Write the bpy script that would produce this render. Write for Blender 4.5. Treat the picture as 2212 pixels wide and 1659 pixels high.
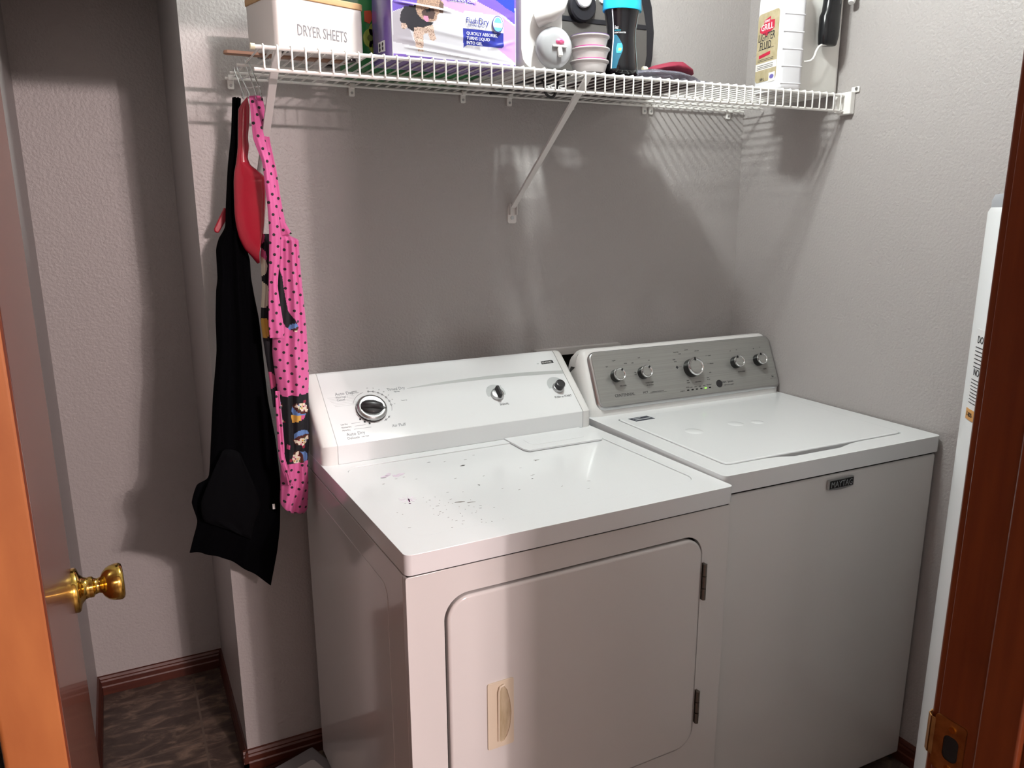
import bpy, bmesh, math, random
from mathutils import Vector, Matrix, geometry
random.seed(7)
for o in list(bpy.data.objects): bpy.data.objects.remove(o)
S=bpy.context.scene; COL=S.collection; PI=math.pi
# ---------- camera, world, exposure, lights ----------
def camera():
    cd=bpy.data.cameras.new('camera'); co=bpy.data.objects.new('camera',cd); COL.objects.link(co)
    yaw,pit,rol,f=0.4595,-0.2334,-0.0059,1683.3
    cy,sy,cp,sp=math.cos(yaw),math.sin(yaw),math.cos(pit),math.sin(pit)
    fw=Vector((sy*cp,cy*cp,sp)); r=Vector((cy,-sy,0)); u=r.cross(fw)
    R=math.cos(rol)*r+math.sin(rol)*u; U=-math.sin(rol)*r+math.cos(rol)*u
    m=Matrix((R,U,-fw)).transposed().to_4x4(); m.translation=Vector((-1.7893,-1.948,1.4661))
    co.matrix_world=m; cd.sensor_width=36; cd.lens=f/2212*36
    cd.shift_x=0.0060; cd.shift_y=0.01345; cd.clip_start=.01
    S.camera=co
camera()
S.view_settings.view_transform='Standard'; S.view_settings.look='None'
S.view_settings.gamma=1; S.view_settings.use_curve_mapping=False
S.view_settings.exposure=0.02
W=bpy.data.worlds.new('world'); S.world=W; W.use_nodes=True
W.node_tree.nodes['Background'].inputs[0].default_value=(.9,.8,.78,1)
W.node_tree.nodes['Background'].inputs[1].default_value=.03
def point(name,loc,power,rad,col):
    l=bpy.data.lights.new(name,'POINT'); l.energy=power; l.shadow_soft_size=rad; l.color=col
    o=bpy.data.objects.new(name,l); o.location=loc; COL.objects.link(o); return o
LAMP=(-.875,-.65,2.36)
point('laundry_bulb_light',(LAMP[0],LAMP[1]-.045,LAMP[2]),21,.033,(.95,1,.975))
point('laundry_bulb_light',(LAMP[0],LAMP[1]+.045,LAMP[2]),21,.033,(.95,1,.975))
hl=bpy.data.lights.new('hall_strip_light','AREA'); hl.shape='RECTANGLE'; hl.size=.55; hl.size_y=.05; hl.energy=100; hl.color=(1,.80,.79)
ho=bpy.data.objects.new('hall_strip_light',hl); ho.location=(-.57,-4.85,2.385); ho.rotation_euler=(math.radians(60),0,0); COL.objects.link(ho)
point('hall_fill_light',(-.57,-4.85,2.36),190,.03,(1,.84,.82))  # extra fill point added at the strip to raise the hall bounce
# ---------- materials ----------
def lin(h):
    h=h.lstrip('#'); c=[int(h[i:i+2],16)/255 for i in (0,2,4)]
    return tuple((x/12.92 if x<=.04045 else ((x+.055)/1.055)**2.4) for x in c)+(1,)
MATS={}
def mat(name,col,rough=.5,metal=0,coat=0,bump=None,trans=0,alpha=1,emit=None,var=None,ior=1.45,aniso=0,sheen=0):
    if name in MATS: return MATS[name]
    m=bpy.data.materials.new(name); MATS[name]=m; m.use_nodes=True; nt=m.node_tree; b=nt.nodes['Principled BSDF']
    c=lin(col); b.inputs['Base Color'].default_value=c
    b.inputs['Roughness'].default_value=rough; b.inputs['Metallic'].default_value=metal
    b.inputs['Coat Weight'].default_value=coat; b.inputs['Coat Roughness'].default_value=.08
    b.inputs['Transmission Weight'].default_value=trans; b.inputs['Alpha'].default_value=alpha; b.inputs['IOR'].default_value=ior
    b.inputs['Sheen Weight'].default_value=sheen
    if emit: b.inputs['Emission Color'].default_value=lin(emit[0]); b.inputs['Emission Strength'].default_value=emit[1]
    tc=nt.nodes.new('ShaderNodeTexCoord')
    if var:   # (scale vec, amount, second colour)
        mp=nt.nodes.new('ShaderNodeMapping'); mp.inputs['Scale'].default_value=var[0]
        n=nt.nodes.new('ShaderNodeTexNoise'); n.inputs['Scale'].default_value=1; n.inputs['Detail'].default_value=6
        r=nt.nodes.new('ShaderNodeValToRGB'); r.color_ramp.elements[0].position=.35; r.color_ramp.elements[1].position=.65
        r.color_ramp.elements[0].color=c; r.color_ramp.elements[1].color=lin(var[1])
        nt.links.new(tc.outputs['Object'],mp.inputs[0]); nt.links.new(mp.outputs[0],n.inputs['Vector'])
        nt.links.new(n.outputs[0],r.inputs[0]); nt.links.new(r.outputs[0],b.inputs['Base Color'])
    if bump:  # (scale, strength, distance)
        n=nt.nodes.new('ShaderNodeTexNoise'); n.inputs['Scale'].default_value=bump[0]; n.inputs['Detail'].default_value=2.5
        n.inputs['Roughness'].default_value=.45
        bp=nt.nodes.new('ShaderNodeBump'); bp.inputs['Strength'].default_value=bump[1]; bp.inputs['Distance'].default_value=bump[2]
        nt.links.new(tc.outputs['Object'],n.inputs['Vector']); nt.links.new(n.outputs[0],bp.inputs['Height']); nt.links.new(bp.outputs[0],b.inputs['Normal'])
    return m
wall_m=mat('wall_paint','#aaa5a3',.42,bump=(150,.6,.0028))
hall_m=mat('hall_paint','#d6d1cc',.7)
ceil_m=mat('ceiling_paint','#dcdad6',.9,bump=(90,.4,.002))
enamel=mat('white_enamel','#e7e9ea',.16,coat=.3)
enamel_side=mat('white_enamel_side','#dfdddb',.12,coat=.5)
plastic_w=mat('white_plastic','#e4e3e1',.3)
bisque=mat('aged_plastic','#e0d3bd',.38)
bisque_d=mat('dark_beige_plastic','#cfc1a6',.45,var=((70,70,18),'#b3a283'))  # darker, streaky beige inside the handle pocket
dark_gap=mat('dark_gap','#141110',.9)
chrome=mat('chrome','#d6d6d6',.12,1)
chrome_s=mat('satin_metal','#b9b9b9',.28,1)
steel_dark=mat('dark_steel','#8a837d',.35,1)
brass=mat('brass','#d8b25a',.13,1)
brass_d=mat('worn_brass','#c08e50',.36,1,var=((60,60,60),'#9a6b38'))
silver_p=mat('silver_panel','#9c9c98',.36,.55,var=((3,400,400),'#a5a5a1'))
blk=mat('black_gloss','#17181a',.22)
blk_m=mat('charcoal_plastic','#2c2b2d',.35)
blk_print=mat('black_print','#2a2a2e',.6)
gry_print=mat('grey_print','#8b8f92',.6)
gry_light=mat('light_grey_print','#b4b8b8',.5)
wire_w=mat('white_wire_coating','#eceae6',.32)
wood_red=mat('cherry_wood','#5f2b14',.3,coat=.3,var=((60,60,4),'#703719'))
wood_edge=mat('door_edge_wood','#92542a',.5,var=((30,30,9),'#a46535'))
wood_face=mat('door_veneer','#5a2a19',.26,coat=.28,var=((40,4,2),'#6b3521'))
wood_base=mat('baseboard_wood','#441c11',.45,coat=.05,var=((8,8,60),'#522517'))
wood_lt=mat('pale_wood','#c9a67c',.5,var=((6,90,90),'#b99064'))
wood_st=mat('stick_wood','#a5826c',.6,var=((6,90,90),'#8f6d58'))
black_cloth=mat('black_cloth','#040406',.95,ior=1.12)
red_p=mat('red_plastic','#a51f33',.24,coat=.3)
red_d=mat('dark_red_plastic','#a31c30',.35)
slate=None
# ---------- mesh builder ----------
class M:
    def __init__(s): s.v=[]; s.f=[]; s.mi=[]; s.uv={}
    def add(s,vs,fs,mi=0,X=None):
        k=len(s.v)
        if X is not None: vs=[X@Vector(p) for p in vs]
        s.v+= [tuple(p) for p in vs]; s.f+=[tuple(i+k for i in f) for f in fs]; s.mi+=[mi]*len(fs); return s
    def box(s,a,b,mi=0,X=None):
        x0,y0,z0=a; x1,y1,z1=b
        v=[(x0,y0,z0),(x1,y0,z0),(x1,y1,z0),(x0,y1,z0),(x0,y0,z1),(x1,y0,z1),(x1,y1,z1),(x0,y1,z1)]
        return s.add(v,[(0,3,2,1),(4,5,6,7),(0,1,5,4),(1,2,6,5),(2,3,7,6),(3,0,4,7)],mi,X)
    def prism(s,poly,z0,z1,mi=0,X=None,holes=()):
        # poly/holes: list of (x,y); extruded along z
        loops=[list(poly)]+[list(h) for h in holes]
        pts=[p for l in loops for p in l]; n=len(pts)
        tri=geometry.tessellate_polygon([[Vector((p[0],p[1],0)) for p in l] for l in loops]) if (holes or n>4) else [tuple(range(n))]
        v=[(p[0],p[1],z0) for p in pts]+[(p[0],p[1],z1) for p in pts]
        f=[]
        if not holes:
            ar=sum(poly[i][0]*poly[(i+1)%n][1]-poly[(i+1)%n][0]*poly[i][1] for i in range(n))
            idx=list(range(n)) if ar>0 else list(range(n))[::-1]
            f=[tuple(idx[::-1]),tuple(i+n for i in idx)]
        else:
            f=[tuple(t) for t in tri]+[tuple(i+n for i in t[::-1]) for t in tri]
        k=0
        for l in loops:
            m=len(l)
            for i in range(m):
                a,b=k+i,k+(i+1)%m; f.append((a,b,b+n,a+n))
            k+=m
        return s.add(v,f,mi,X)
    def tube(s,path,r,n=8,mi=0,X=None,closed=False,caps=True):
        P=[Vector(p) for p in path]; N=len(P); rr=r if isinstance(r,(list,tuple)) else [r]*N
        v=[];f=[]; up=None
        for i,p in enumerate(P):
            a=P[(i-1)%N] if (i>0 or closed) else p; b=P[(i+1)%N] if (i<N-1 or closed) else p
            t=(b-a).normalized()
            if up is None: up=Vector((0,0,1)) if abs(t.z)<.9 else Vector((1,0,0))
            sx=t.cross(up).normalized(); up=sx.cross(t).normalized()
            for j in range(n):
                an=2*PI*j/n; v.append(p+(sx*math.cos(an)+up*math.sin(an))*rr[i])
        m=N if closed else N-1
        for i in range(m):
            for j in range(n):
                a=i*n+j;b=i*n+(j+1)%n;c=((i+1)%N)*n+(j+1)%n;d=((i+1)%N)*n+j; f.append((a,b,c,d))
        if caps and not closed:
            f.append(tuple(range(n))[::-1]); f.append(tuple((N-1)*n+j for j in range(n)))
        return s.add(v,f,mi,X)
    def lathe(s,prof,n=32,mi=0,X=None,sx=1,sy=1):
        # prof: (r,z) about z axis
        v=[];f=[]
        for r,z in prof:
            for j in range(n): a=2*PI*j/n; v.append((r*math.cos(a)*sx,r*math.sin(a)*sy,z))
        for i in range(len(prof)-1):
            for j in range(n):
                f.append((i*n+j,i*n+(j+1)%n,(i+1)*n+(j+1)%n,(i+1)*n+j))
        f.append(tuple(range(n))[::-1]); f.append(tuple((len(prof)-1)*n+j for j in range(n)))
        return s.add(v,f,mi,X)
    def loft(s,secs,mi=0,X=None,caps=True,closed=True):
        n=len(secs[0]); v=[p for sec in secs for p in sec]; f=[]
        for i in range(len(secs)-1):
            for j in range(n if closed else n-1):
                f.append((i*n+j,i*n+(j+1)%n,(i+1)*n+(j+1)%n,(i+1)*n+j))
        if caps: f.append(tuple(range(n))[::-1]); f.append(tuple((len(secs)-1)*n+j for j in range(n)))
        return s.add(v,f,mi,X)
    def text(s,body,size,X,mi=0,align='LEFT',sx=1,ext=.0002,shear=0):
        cu=bpy.data.curves.new('t','FONT'); cu.body=body; cu.size=size; cu.align_x=align; cu.extrude=ext; cu.resolution_u=2; cu.shear=shear
        ob=bpy.data.objects.new('t',cu); COL.objects.link(ob)
        dg=bpy.context.evaluated_depsgraph_get(); me=bpy.data.meshes.new_from_object(ob.evaluated_get(dg))
        bpy.data.objects.remove(ob); D=Matrix.Diagonal((sx,1,1,1))
        s.add([D@p.co for p in me.vertices],[tuple(p.vertices) for p in me.polygons],mi,X)
        bpy.data.meshes.remove(me); bpy.data.curves.remove(cu); return s
    def build(s,name,mats,parent=None,bevel=0,seg=2,smooth=True,angle=35,subsurf=0,loc=None,rotz=0,fix=True):
        me=bpy.data.meshes.new(name); me.from_pydata(s.v,[],s.f)
        if not isinstance(mats,(list,tuple)): mats=[mats]
        for m in mats: me.materials.append(m)
        for p,i in zip(me.polygons,s.mi): p.material_index=i
        if fix:
            bm=bmesh.new(); bm.from_mesh(me); bmesh.ops.recalc_face_normals(bm,faces=bm.faces); bm.to_mesh(me); bm.free()
        me.update()
        if smooth:
            me.polygons.foreach_set('use_smooth',[True]*len(me.polygons)); me.set_sharp_from_angle(angle=math.radians(angle))
        o=bpy.data.objects.new(name,me); COL.objects.link(o)
        if loc: o.location=loc
        o.rotation_euler.z=rotz
        if parent: o.parent=parent
        if bevel:
            b=o.modifiers.new('bevel','BEVEL'); b.width=bevel; b.segments=seg; b.limit_method='ANGLE'; b.angle_limit=math.radians(40); b.harden_normals=True
        if subsurf:
            b=o.modifiers.new('sub','SUBSURF'); b.levels=subsurf; b.render_levels=subsurf
        return o
def tag(o,label,cat,group=None):
    o['label']=label; o['category']=cat
    if group: o['group']=group
    return o
def thing(name,label,cat,loc=(0,0,0),rotz=0,group=None):
    o=bpy.data.objects.new(name,None); COL.objects.link(o); o.location=loc; o.rotation_euler.z=rotz; o.empty_display_size=.05
    return tag(o,label,cat,group)
def struct(o): o['kind']='structure'; return o
def frame(o,x,z,n=None):   # matrix with local x, local y(=up) and origin
    x=Vector(x).normalized(); z=Vector(z).normalized(); y=Vector(n).normalized() if n else x.cross(z)
    return Matrix((x,z,x.cross(z))).transposed().to_4x4() if False else Matrix.Translation(Vector(o))@Matrix((x,z,x.cross(z))).transposed().to_4x4()
def rrect(x0,y0,x1,y1,r,n=6):
    P=[]
    for cx,cy,a in ((x1-r,y0+r,-90),(x1-r,y1-r,0),(x0+r,y1-r,90),(x0+r,y0+r,180)):
        for i in range(n+1):
            t=math.radians(a+90*i/n); P.append((cx+r*math.cos(t),cy+r*math.sin(t)))
    return P
def circ(cx,cy,r,n=24,sy=1): return [(cx+r*math.cos(2*PI*i/n),cy+sy*r*math.sin(2*PI*i/n)) for i in range(n)]
def inpoly(x,y,P):
    c=False; j=len(P)-1
    for i in range(len(P)):
        xi,yi=P[i]; xj,yj=P[j]
        if (yi>y)!=(yj>y) and x<(xj-xi)*(y-yi)/(yj-yi)+xi: c=not c
        j=i
    return c
FX=Matrix(((1,0,0,0),(0,0,-1,0),(0,1,0,0),(0,0,0,1)))   # (x,y,z)->(x,-z,y): prisms standing in the xz plane, thickness towards -y
# ---------- room shell ----------
YF=-1.516; YH=-1.625; XL=-1.977; XC=-1.609; YA=.564; H=2.44; XJL=-1.893; XJR=-1.085
def wbox(name,a,b,m=wall_m): return struct(M().box(a,b).build(name,m,smooth=False))
wbox('wall_back',(XC,0,0),(.1,.1,H))
wbox('wall_alcove_side',(XC,.1,0),(XC+.1,YA,H))
wbox('wall_alcove_back',(XL-.1,YA,0),(XC+.1,YA+.1,H))
wbox('wall_header',(XL,0,2.035),(XC,.1,H))
wbox('wall_left',(XL-.1,YH,0),(XL,YA,H))
wbox('wall_right',(0,YH,0),(.1,0,H))
m=M(); m.box((XL,YH,0),(XJL-.018,YF,H)); m.box((XJR+.018,YH,0),(0,YF,H)); m.box((XJL-.018,YH,2.05),(XJR+.018,YF,H))
struct(m.build('wall_front',wall_m,smooth=False))
wbox('ceiling',(XL-.1,YH,H),(.1,YA+.1,H+.1),ceil_m)
m=M(); m.box((-3.4,-6.6,H),(1.2,YH,H+.1)); struct(m.build('ceiling_hall',ceil_m,smooth=False))
wbox('wall_hall_left',(-3.5,-6.6,0),(-3.4,YH,H),hall_m); wbox('wall_hall_right',(1.2,-6.6,0),(1.3,YH,H),hall_m); wbox('wall_hall_far',(-3.5,-6.7,0),(1.3,-6.6,H),hall_m)
wbox('wall_hall_near_left',(-3.4,YH,0),(XL-.1,YH+.1,H),hall_m); wbox('wall_hall_near_right',(.1,YH,0),(1.2,YH+.1,H),hall_m)
def tile_mat():
    m=bpy.data.materials.new('slate_tile'); m.use_nodes=True; nt=m.node_tree; b=nt.nodes['Principled BSDF']; N=nt.nodes.new; L=nt.links.new
    tc=N('ShaderNodeTexCoord'); mp=N('ShaderNodeMapping'); mp.inputs['Location'].default_value=(1.704+.0,-.178,0)
    br=N('ShaderNodeTexBrick'); br.offset=0; br.inputs['Scale'].default_value=1; br.inputs['Brick Width'].default_value=.305; br.inputs['Row Height'].default_value=.305
    br.inputs['Mortar Size'].default_value=.0035; br.inputs['Mortar Smooth'].default_value=.2
    br.inputs['Color1'].default_value=lin('#4c403a'); br.inputs['Color2'].default_value=lin('#55463e'); br.inputs['Mortar'].default_value=lin('#6a5c52')
    L(tc.outputs['Object'],mp.inputs[0]); L(mp.outputs[0],br.inputs['Vector'])
    mp2=N('ShaderNodeMapping'); mp2.inputs['Scale'].default_value=(5,11,5); mp2.inputs['Rotation'].default_value=(0,0,.25); L(tc.outputs['Object'],mp2.inputs[0])
    n=N('ShaderNodeTexNoise'); n.inputs['Scale'].default_value=2.3; n.inputs['Detail'].default_value=10; n.inputs['Roughness'].default_value=.62; n.inputs['Distortion'].default_value=.8; L(mp2.outputs[0],n.inputs['Vector'])
    r=N('ShaderNodeValToRGB'); e=r.color_ramp.elements; e[0].position=.36; e[0].color=lin('#443833'); e[1].position=.66; e[1].color=lin('#8b7767'); x=e.new(.5); x.color=lin('#564840')
    L(n.outputs[0],r.inputs[0]); mx=N('ShaderNodeMix'); mx.data_type='RGBA'; L(br.outputs['Fac'],mx.inputs[0]); L(r.outputs[0],mx.inputs[6]); L(br.outputs['Color'],mx.inputs[7])
    L(mx.outputs[2],b.inputs['Base Color']); b.inputs['Roughness'].default_value=.45
    bp=N('ShaderNodeBump'); bp.inputs['Strength'].default_value=.4; bp.inputs['Distance'].default_value=.003; L(n.outputs[0],bp.inputs['Height']); L(bp.outputs[0],b.inputs['Normal'])
    return m
wbox('floor',(-3.5,-6.7,-.1),(1.3,YA+.1,0),tile_mat())
# baseboards with a moulded profile
def baseboard(name,p0,p1,nrm):
    p0=Vector(p0);p1=Vector(p1); n=Vector(nrm)
    pr=[(0,0),(.0125,0),(.0125,.026),(.0105,.030),(.0105,.044),(.008,.049),(.0085,.053),(.005,.060),(0,.062)]
    secs=[[ (p.x+n.x*a,p.y+n.y*a,b) for a,b in pr] for p in (p0,p1)]
    struct(M().loft(secs).build(name,wood_base,smooth=False))
baseboard('baseboard_back',(XC-.0125,0),(0,0),(0,-1))
baseboard('baseboard_alcove_side',(XC,-.0125),(XC,YA),(-1,0))
baseboard('baseboard_alcove_back',(XL,YA),(XC,YA),(0,-1))
baseboard('baseboard_left',(XL,YF),(XL,YA),(1,0))
baseboard('baseboard_right',(0,YF),(0,0),(-1,0))
# door frame: jambs, stops, casings
def trims():
    m=M(); m.box((XJR,YH,0),(XJR+.018,YF,2.05)); j=struct(m.build('trim_1',wood_red,bevel=.0015))
    m=M(); m.box((XJR-.011,-1.60,0),(XJR,-1.562,2.04)); m.build('door_stop',wood_red,parent=j,bevel=.003)
    m=M(); m.box((XJR+.005,YF,0),(XJR+.060,YF+.010,2.11)); struct(m.build('trim_2',wood_red,bevel=.003))
    m=M(); m.box((XJL-.018,YH,0),(XJL,YF,2.05)); struct(m.build('trim_3',wood_red,bevel=.0015))
    m=M(); m.box((XJL-.060,YF,0),(XJL-.005,YF+.010,2.11)); struct(m.build('trim_4',wood_red,bevel=.003))
    m=M(); m.box((XJL,YH,2.035),(XJR,YF,2.05)); m.box((XJL-.06,YF,2.05),(XJR+.06,YF+.01,2.11)); struct(m.build('trim_5',wood_red,bevel=.0015))
    m=M()
    for x0,x1 in ((XJR+.005,XJR+.06),(XJL-.06,XJL-.005)): m.box((x0,YH-.012,0),(x1,YH,2.11))
    struct(m.build('trim_6',wood_red,bevel=.002))
    # strike plate let into the jamb, lip rolled over its room edge
    m=M(); X=Matrix(((0,0,-1,XJR),(1,0,0,0),(0,1,0,0),(0,0,0,1)))   # local(x=y world, y=z world), thickness toward -x
    m.prism(rrect(YF-.032,.907,YF+.001,.967,.004),0,.0016,0,X,holes=[rrect(YF-.026,.922,YF-.010,.950,.006)])
    m.prism(rrect(YF-.026,.922,YF-.010,.950,.006),.0,.0006,1,X)
    for z in (.958,.914): m.prism(circ(YF-.018,z,.0034,14),.0014,.0026,2,X)
    L=[(XJR-.001,YF),(XJR-.0005,YF+.006),(XJR+.003,YF+.0105),(XJR+.010,YF+.012)]
    for k in range(3):
        (xa,ya),(xb,yb)=L[k],L[k+1]
        z0,z1=.918,.960
        m.add([(xa-.0008,ya,z0),(xb,yb+.0008,z0),(xb,yb+.0008,z1),(xa-.0008,ya,z1),(xa+.0006,ya,z0),(xb,yb-.0006,z0),(xb,yb-.0006,z1),(xa+.0006,ya,z1)],[(0,1,2,3),(4,7,6,5),(0,4,5,1),(3,2,6,7)],0)
    p=m.build('strike_plate',[brass_d,dark_gap,brass],parent=j); p['label']='worn brass strike plate with dark latch hole'
trims()
def door():
    a=math.radians(93.88); L=(-1.845,-1.468,0)
    m=M(); m.box((0,0,.012),(.813,.033,2.03)); d=m.build('door_1',[wood_face,wood_edge],loc=L,rotz=a,bevel=.003,seg=3)
    for p in d.data.polygons:
        if abs(p.normal.x)>.9: p.material_index=1
    struct(d)
    for s in (1,-1):
        m=M(); prof=[(.033,0),(.033,.005),(.031,.0075),(.022,.010),(.0165,.015),(.0150,.020),(.0155,.022),(.0155,.026),(.0125,.028),(.0110,.033),(.0125,.037),(.0185,.040),(.0235,.045),(.0262,.051),(.0275,.058),(.0275,.063),(.0255,.066),(.022,.0672),(.010,.0672)]
        if s<0: prof=[(r,z*.62) for r,z in prof]
        X=Matrix.Translation((.813-.068,0 if s>0 else .033,.929))@(Matrix.Rotation(PI/2,4,'X') if s>0 else Matrix.Rotation(-PI/2,4,'X'))
        m.lathe(prof,40,0,X); k=m.build('door_knob',brass,parent=d,angle=50); k['label']='polished brass tulip knob with round rose'
    m=M(); m.box((.812,.005,.90),(.8145,.028,.958)); m.tube([(.812,.0165,.929),(.822,.0165,.929)],.008,12); m.build('latch',brass,parent=d,bevel=.0005)
    for z in (.2,1.02,1.83):
        m=M(); m.tube([(-.004,.036,z-.045),(-.004,.036,z+.045)],.006,12); m.box((-.0015,.006,z-.045),(.0005,.036,z+.045)); m.build('hinge',brass,parent=d)
door()
# ceiling lamps (out of frame)
def lamp(name,label,loc,r=.09,bulbs=2):
    t=thing(name,label,'lamp',loc)
    z=H-loc[2]
    M().lathe([(r,z),(r,z-.016),(r*.8,z-.024),(.02,z-.024)],36).build('ceiling_plate',mat('lamp_white','#e8e6e2',.4),parent=t)
    for k in range(bulbs):
        x=(k-.5*(bulbs-1))*.1
        M().lathe([(.018,z-.024),(.018,z-.044),(.012,z-.046)],20,0,Matrix.Translation((0,x*.9,0))).build('socket',mat('lamp_white','#e8e6e2',.4),parent=t)
lamp('ceiling_light','white two-bulb ceiling fixture above the washer and dryer',LAMP)
t=thing('strip_light','white strip light fixture on the hall ceiling behind the camera','lamp',(-.57,-4.85,2.385))
M().box((-.30,-.06,.03),(.30,.02,.055)).build('housing',mat('lamp_white','#e8e6e2',.4),parent=t,bevel=.004)
BLK=[[(-1.5257, 1.7085), (-1.5172, 1.7089), (-1.5078, 1.7076)], [(-1.5338, 1.6331), (-1.5262, 1.6334), (-1.5166, 1.6337)], [(-1.5461, 1.566), (-1.5365, 1.5662), (-1.526, 1.5664)], [(-1.5565, 1.4883), (-1.5459, 1.4883), (-1.5304, 1.4883)], [(-1.5626, 1.4391), (-1.5481, 1.4389), (-1.5285, 1.4387)], [(-1.5781, 1.4146), (-1.5525, 1.4091), (-1.5251, 1.4085)], [(-1.586, 1.3899), (-1.5526, 1.384), (-1.5164, 1.3677)], [(-1.5884, 1.3296), (-1.5543, 1.3282), (-1.5166, 1.3266)], [(-1.5939, 1.2993), (-1.5549, 1.2974), (-1.5128, 1.2849)], [(-1.6002, 1.238), (-1.555, 1.2351), (-1.5067, 1.2319)], [(-1.6046, 1.1651), (-1.558, 1.1612), (-1.5042, 1.1567)], [(-1.6217, 1.06), (-1.5648, 1.0537), (-1.5009, 1.0466)], [(-1.6342, 0.9633), (-1.5697, 0.9545), (-1.4904, 0.9436)], [(-1.6469, 0.8759), (-1.5718, 0.8639), (-1.4871, 0.8386)], [(-1.6744, 0.8601), (-1.5849, 0.8315), (-1.4896, 0.8036)], [(-1.689, 0.8208), (-1.5985, 0.7933), (-1.494, 0.7567)], [(-1.6813, 0.7738), (-1.6023, 0.7472), (-1.4976, 0.7212)], [(-1.6953, 0.7304), (-1.6124, 0.7139), (-1.5085, 0.6626)], [(-1.7051, 0.7011), (-1.6228, 0.6661), (-1.5302, 0.5773)]]
BLK2=[[(-1.616, 0.944), (-1.5967, 0.9457), (-1.5784, 0.9331)], [(-1.6435, 0.8927), (-1.5987, 0.8856), (-1.5518, 0.8497)], [(-1.672, 0.8303), (-1.6103, 0.8081), (-1.5429, 0.8019)], [(-1.6682, 0.7844), (-1.6233, 0.776), (-1.5626, 0.753)], [(-1.6099, 0.7503), (-1.5904, 0.7349), (-1.5705, 0.7192)]]
PSTRAP1=[[(-1.5098, 1.6977), (-1.498, 1.6984)], [(-1.5093, 1.6687), (-1.4939, 1.6694)], [(-1.5081, 1.6152), (-1.4851, 1.616)], [(-1.4941, 1.5702), (-1.4783, 1.5706)], [(-1.492, 1.5242), (-1.4732, 1.5244)], [(-1.4899, 1.4775), (-1.469, 1.4774)], [(-1.4905, 1.4302), (-1.4667, 1.4298)], [(-1.4948, 1.3727), (-1.4727, 1.372)], [(-1.5001, 1.3144), (-1.4808, 1.3135)], [(-1.5059, 1.2354), (-1.4748, 1.2333)], [(-1.5052, 1.2051), (-1.4749, 1.2029)]]
PSTRAP2=[[(-1.4965, 1.7016), (-1.4799, 1.7025)], [(-1.4949, 1.6631), (-1.4754, 1.664)], [(-1.4879, 1.6087), (-1.4701, 1.6093)], [(-1.4827, 1.5532), (-1.4618, 1.5536)], [(-1.4774, 1.4967), (-1.4572, 1.4968)], [(-1.4713, 1.4488), (-1.4509, 1.4486)], [(-1.4656, 1.4196), (-1.4388, 1.424)]]
PBODY=[[(-1.4685, 1.4351), (-1.4487, 1.424), (-1.4247, 1.4117)], [(-1.4723, 1.4097), (-1.4477, 1.4092), (-1.423, 1.4067)], [(-1.4768, 1.3605), (-1.4492, 1.3596), (-1.4232, 1.3587)], [(-1.4819, 1.2906), (-1.4501, 1.289), (-1.4208, 1.2874)], [(-1.4903, 1.23), (-1.4523, 1.2275), (-1.4187, 1.2252)], [(-1.4968, 1.1685), (-1.4566, 1.1652), (-1.4186, 1.162)], [(-1.4946, 1.1159), (-1.4561, 1.1122), (-1.4199, 1.1087)], [(-1.4916, 1.0731), (-1.4569, 1.0694), (-1.4237, 1.0658)], [(-1.4939, 0.9979), (-1.46, 0.9936), (-1.4265, 0.9893)], [(-1.4939, 0.9541), (-1.4629, 0.9498), (-1.4304, 0.9452)], [(-1.4969, 0.9124), (-1.4658, 0.9077), (-1.4352, 0.9031)], [(-1.5006, 0.8604), (-1.4695, 0.853), (-1.4375, 0.85)], [(-1.504, 0.8122), (-1.4839, 0.7971), (-1.4434, 0.7922)], [(-1.4885, 0.7922), (-1.4698, 0.7842), (-1.4519, 0.7786)]]
PBACK=[[(-1.4961, 1.4243), (-1.4785, 1.424)], [(-1.5022, 1.37), (-1.4816, 1.3693)], [(-1.5038, 1.3098), (-1.486, 1.3089)], [(-1.5122, 1.2387), (-1.4903, 1.2373)], [(-1.5087, 1.1657), (-1.4845, 1.1636)], [(-1.5034, 1.1015), (-1.481, 1.0993)], [(-1.4999, 1.0364), (-1.4835, 1.0345)]]
PTIE=[[(-1.5047, 1.089), (-1.4959, 1.0881)], [(-1.5069, 1.0317), (-1.494, 1.0301)], [(-1.5075, 0.968), (-1.4935, 0.9661)], [(-1.5074, 0.9411), (-1.4944, 0.9392)], [(-1.5039, 0.9189), (-1.4892, 0.9112)], [(-1.4964, 0.8959), (-1.4846, 0.8886)], [(-1.492, 0.8699), (-1.4798, 0.8679)]]
SLIT=[(-1.4747, 1.3595), (-1.4668, 1.3336), (-1.4638, 1.2915), (-1.4601, 1.259), (-1.4474, 1.2398), (-1.4386, 1.2208), (-1.4453, 1.212), (-1.46, 1.2181), (-1.4692, 1.229), (-1.4774, 1.2397), (-1.4817, 1.2623), (-1.4844, 1.2925)]
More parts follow.
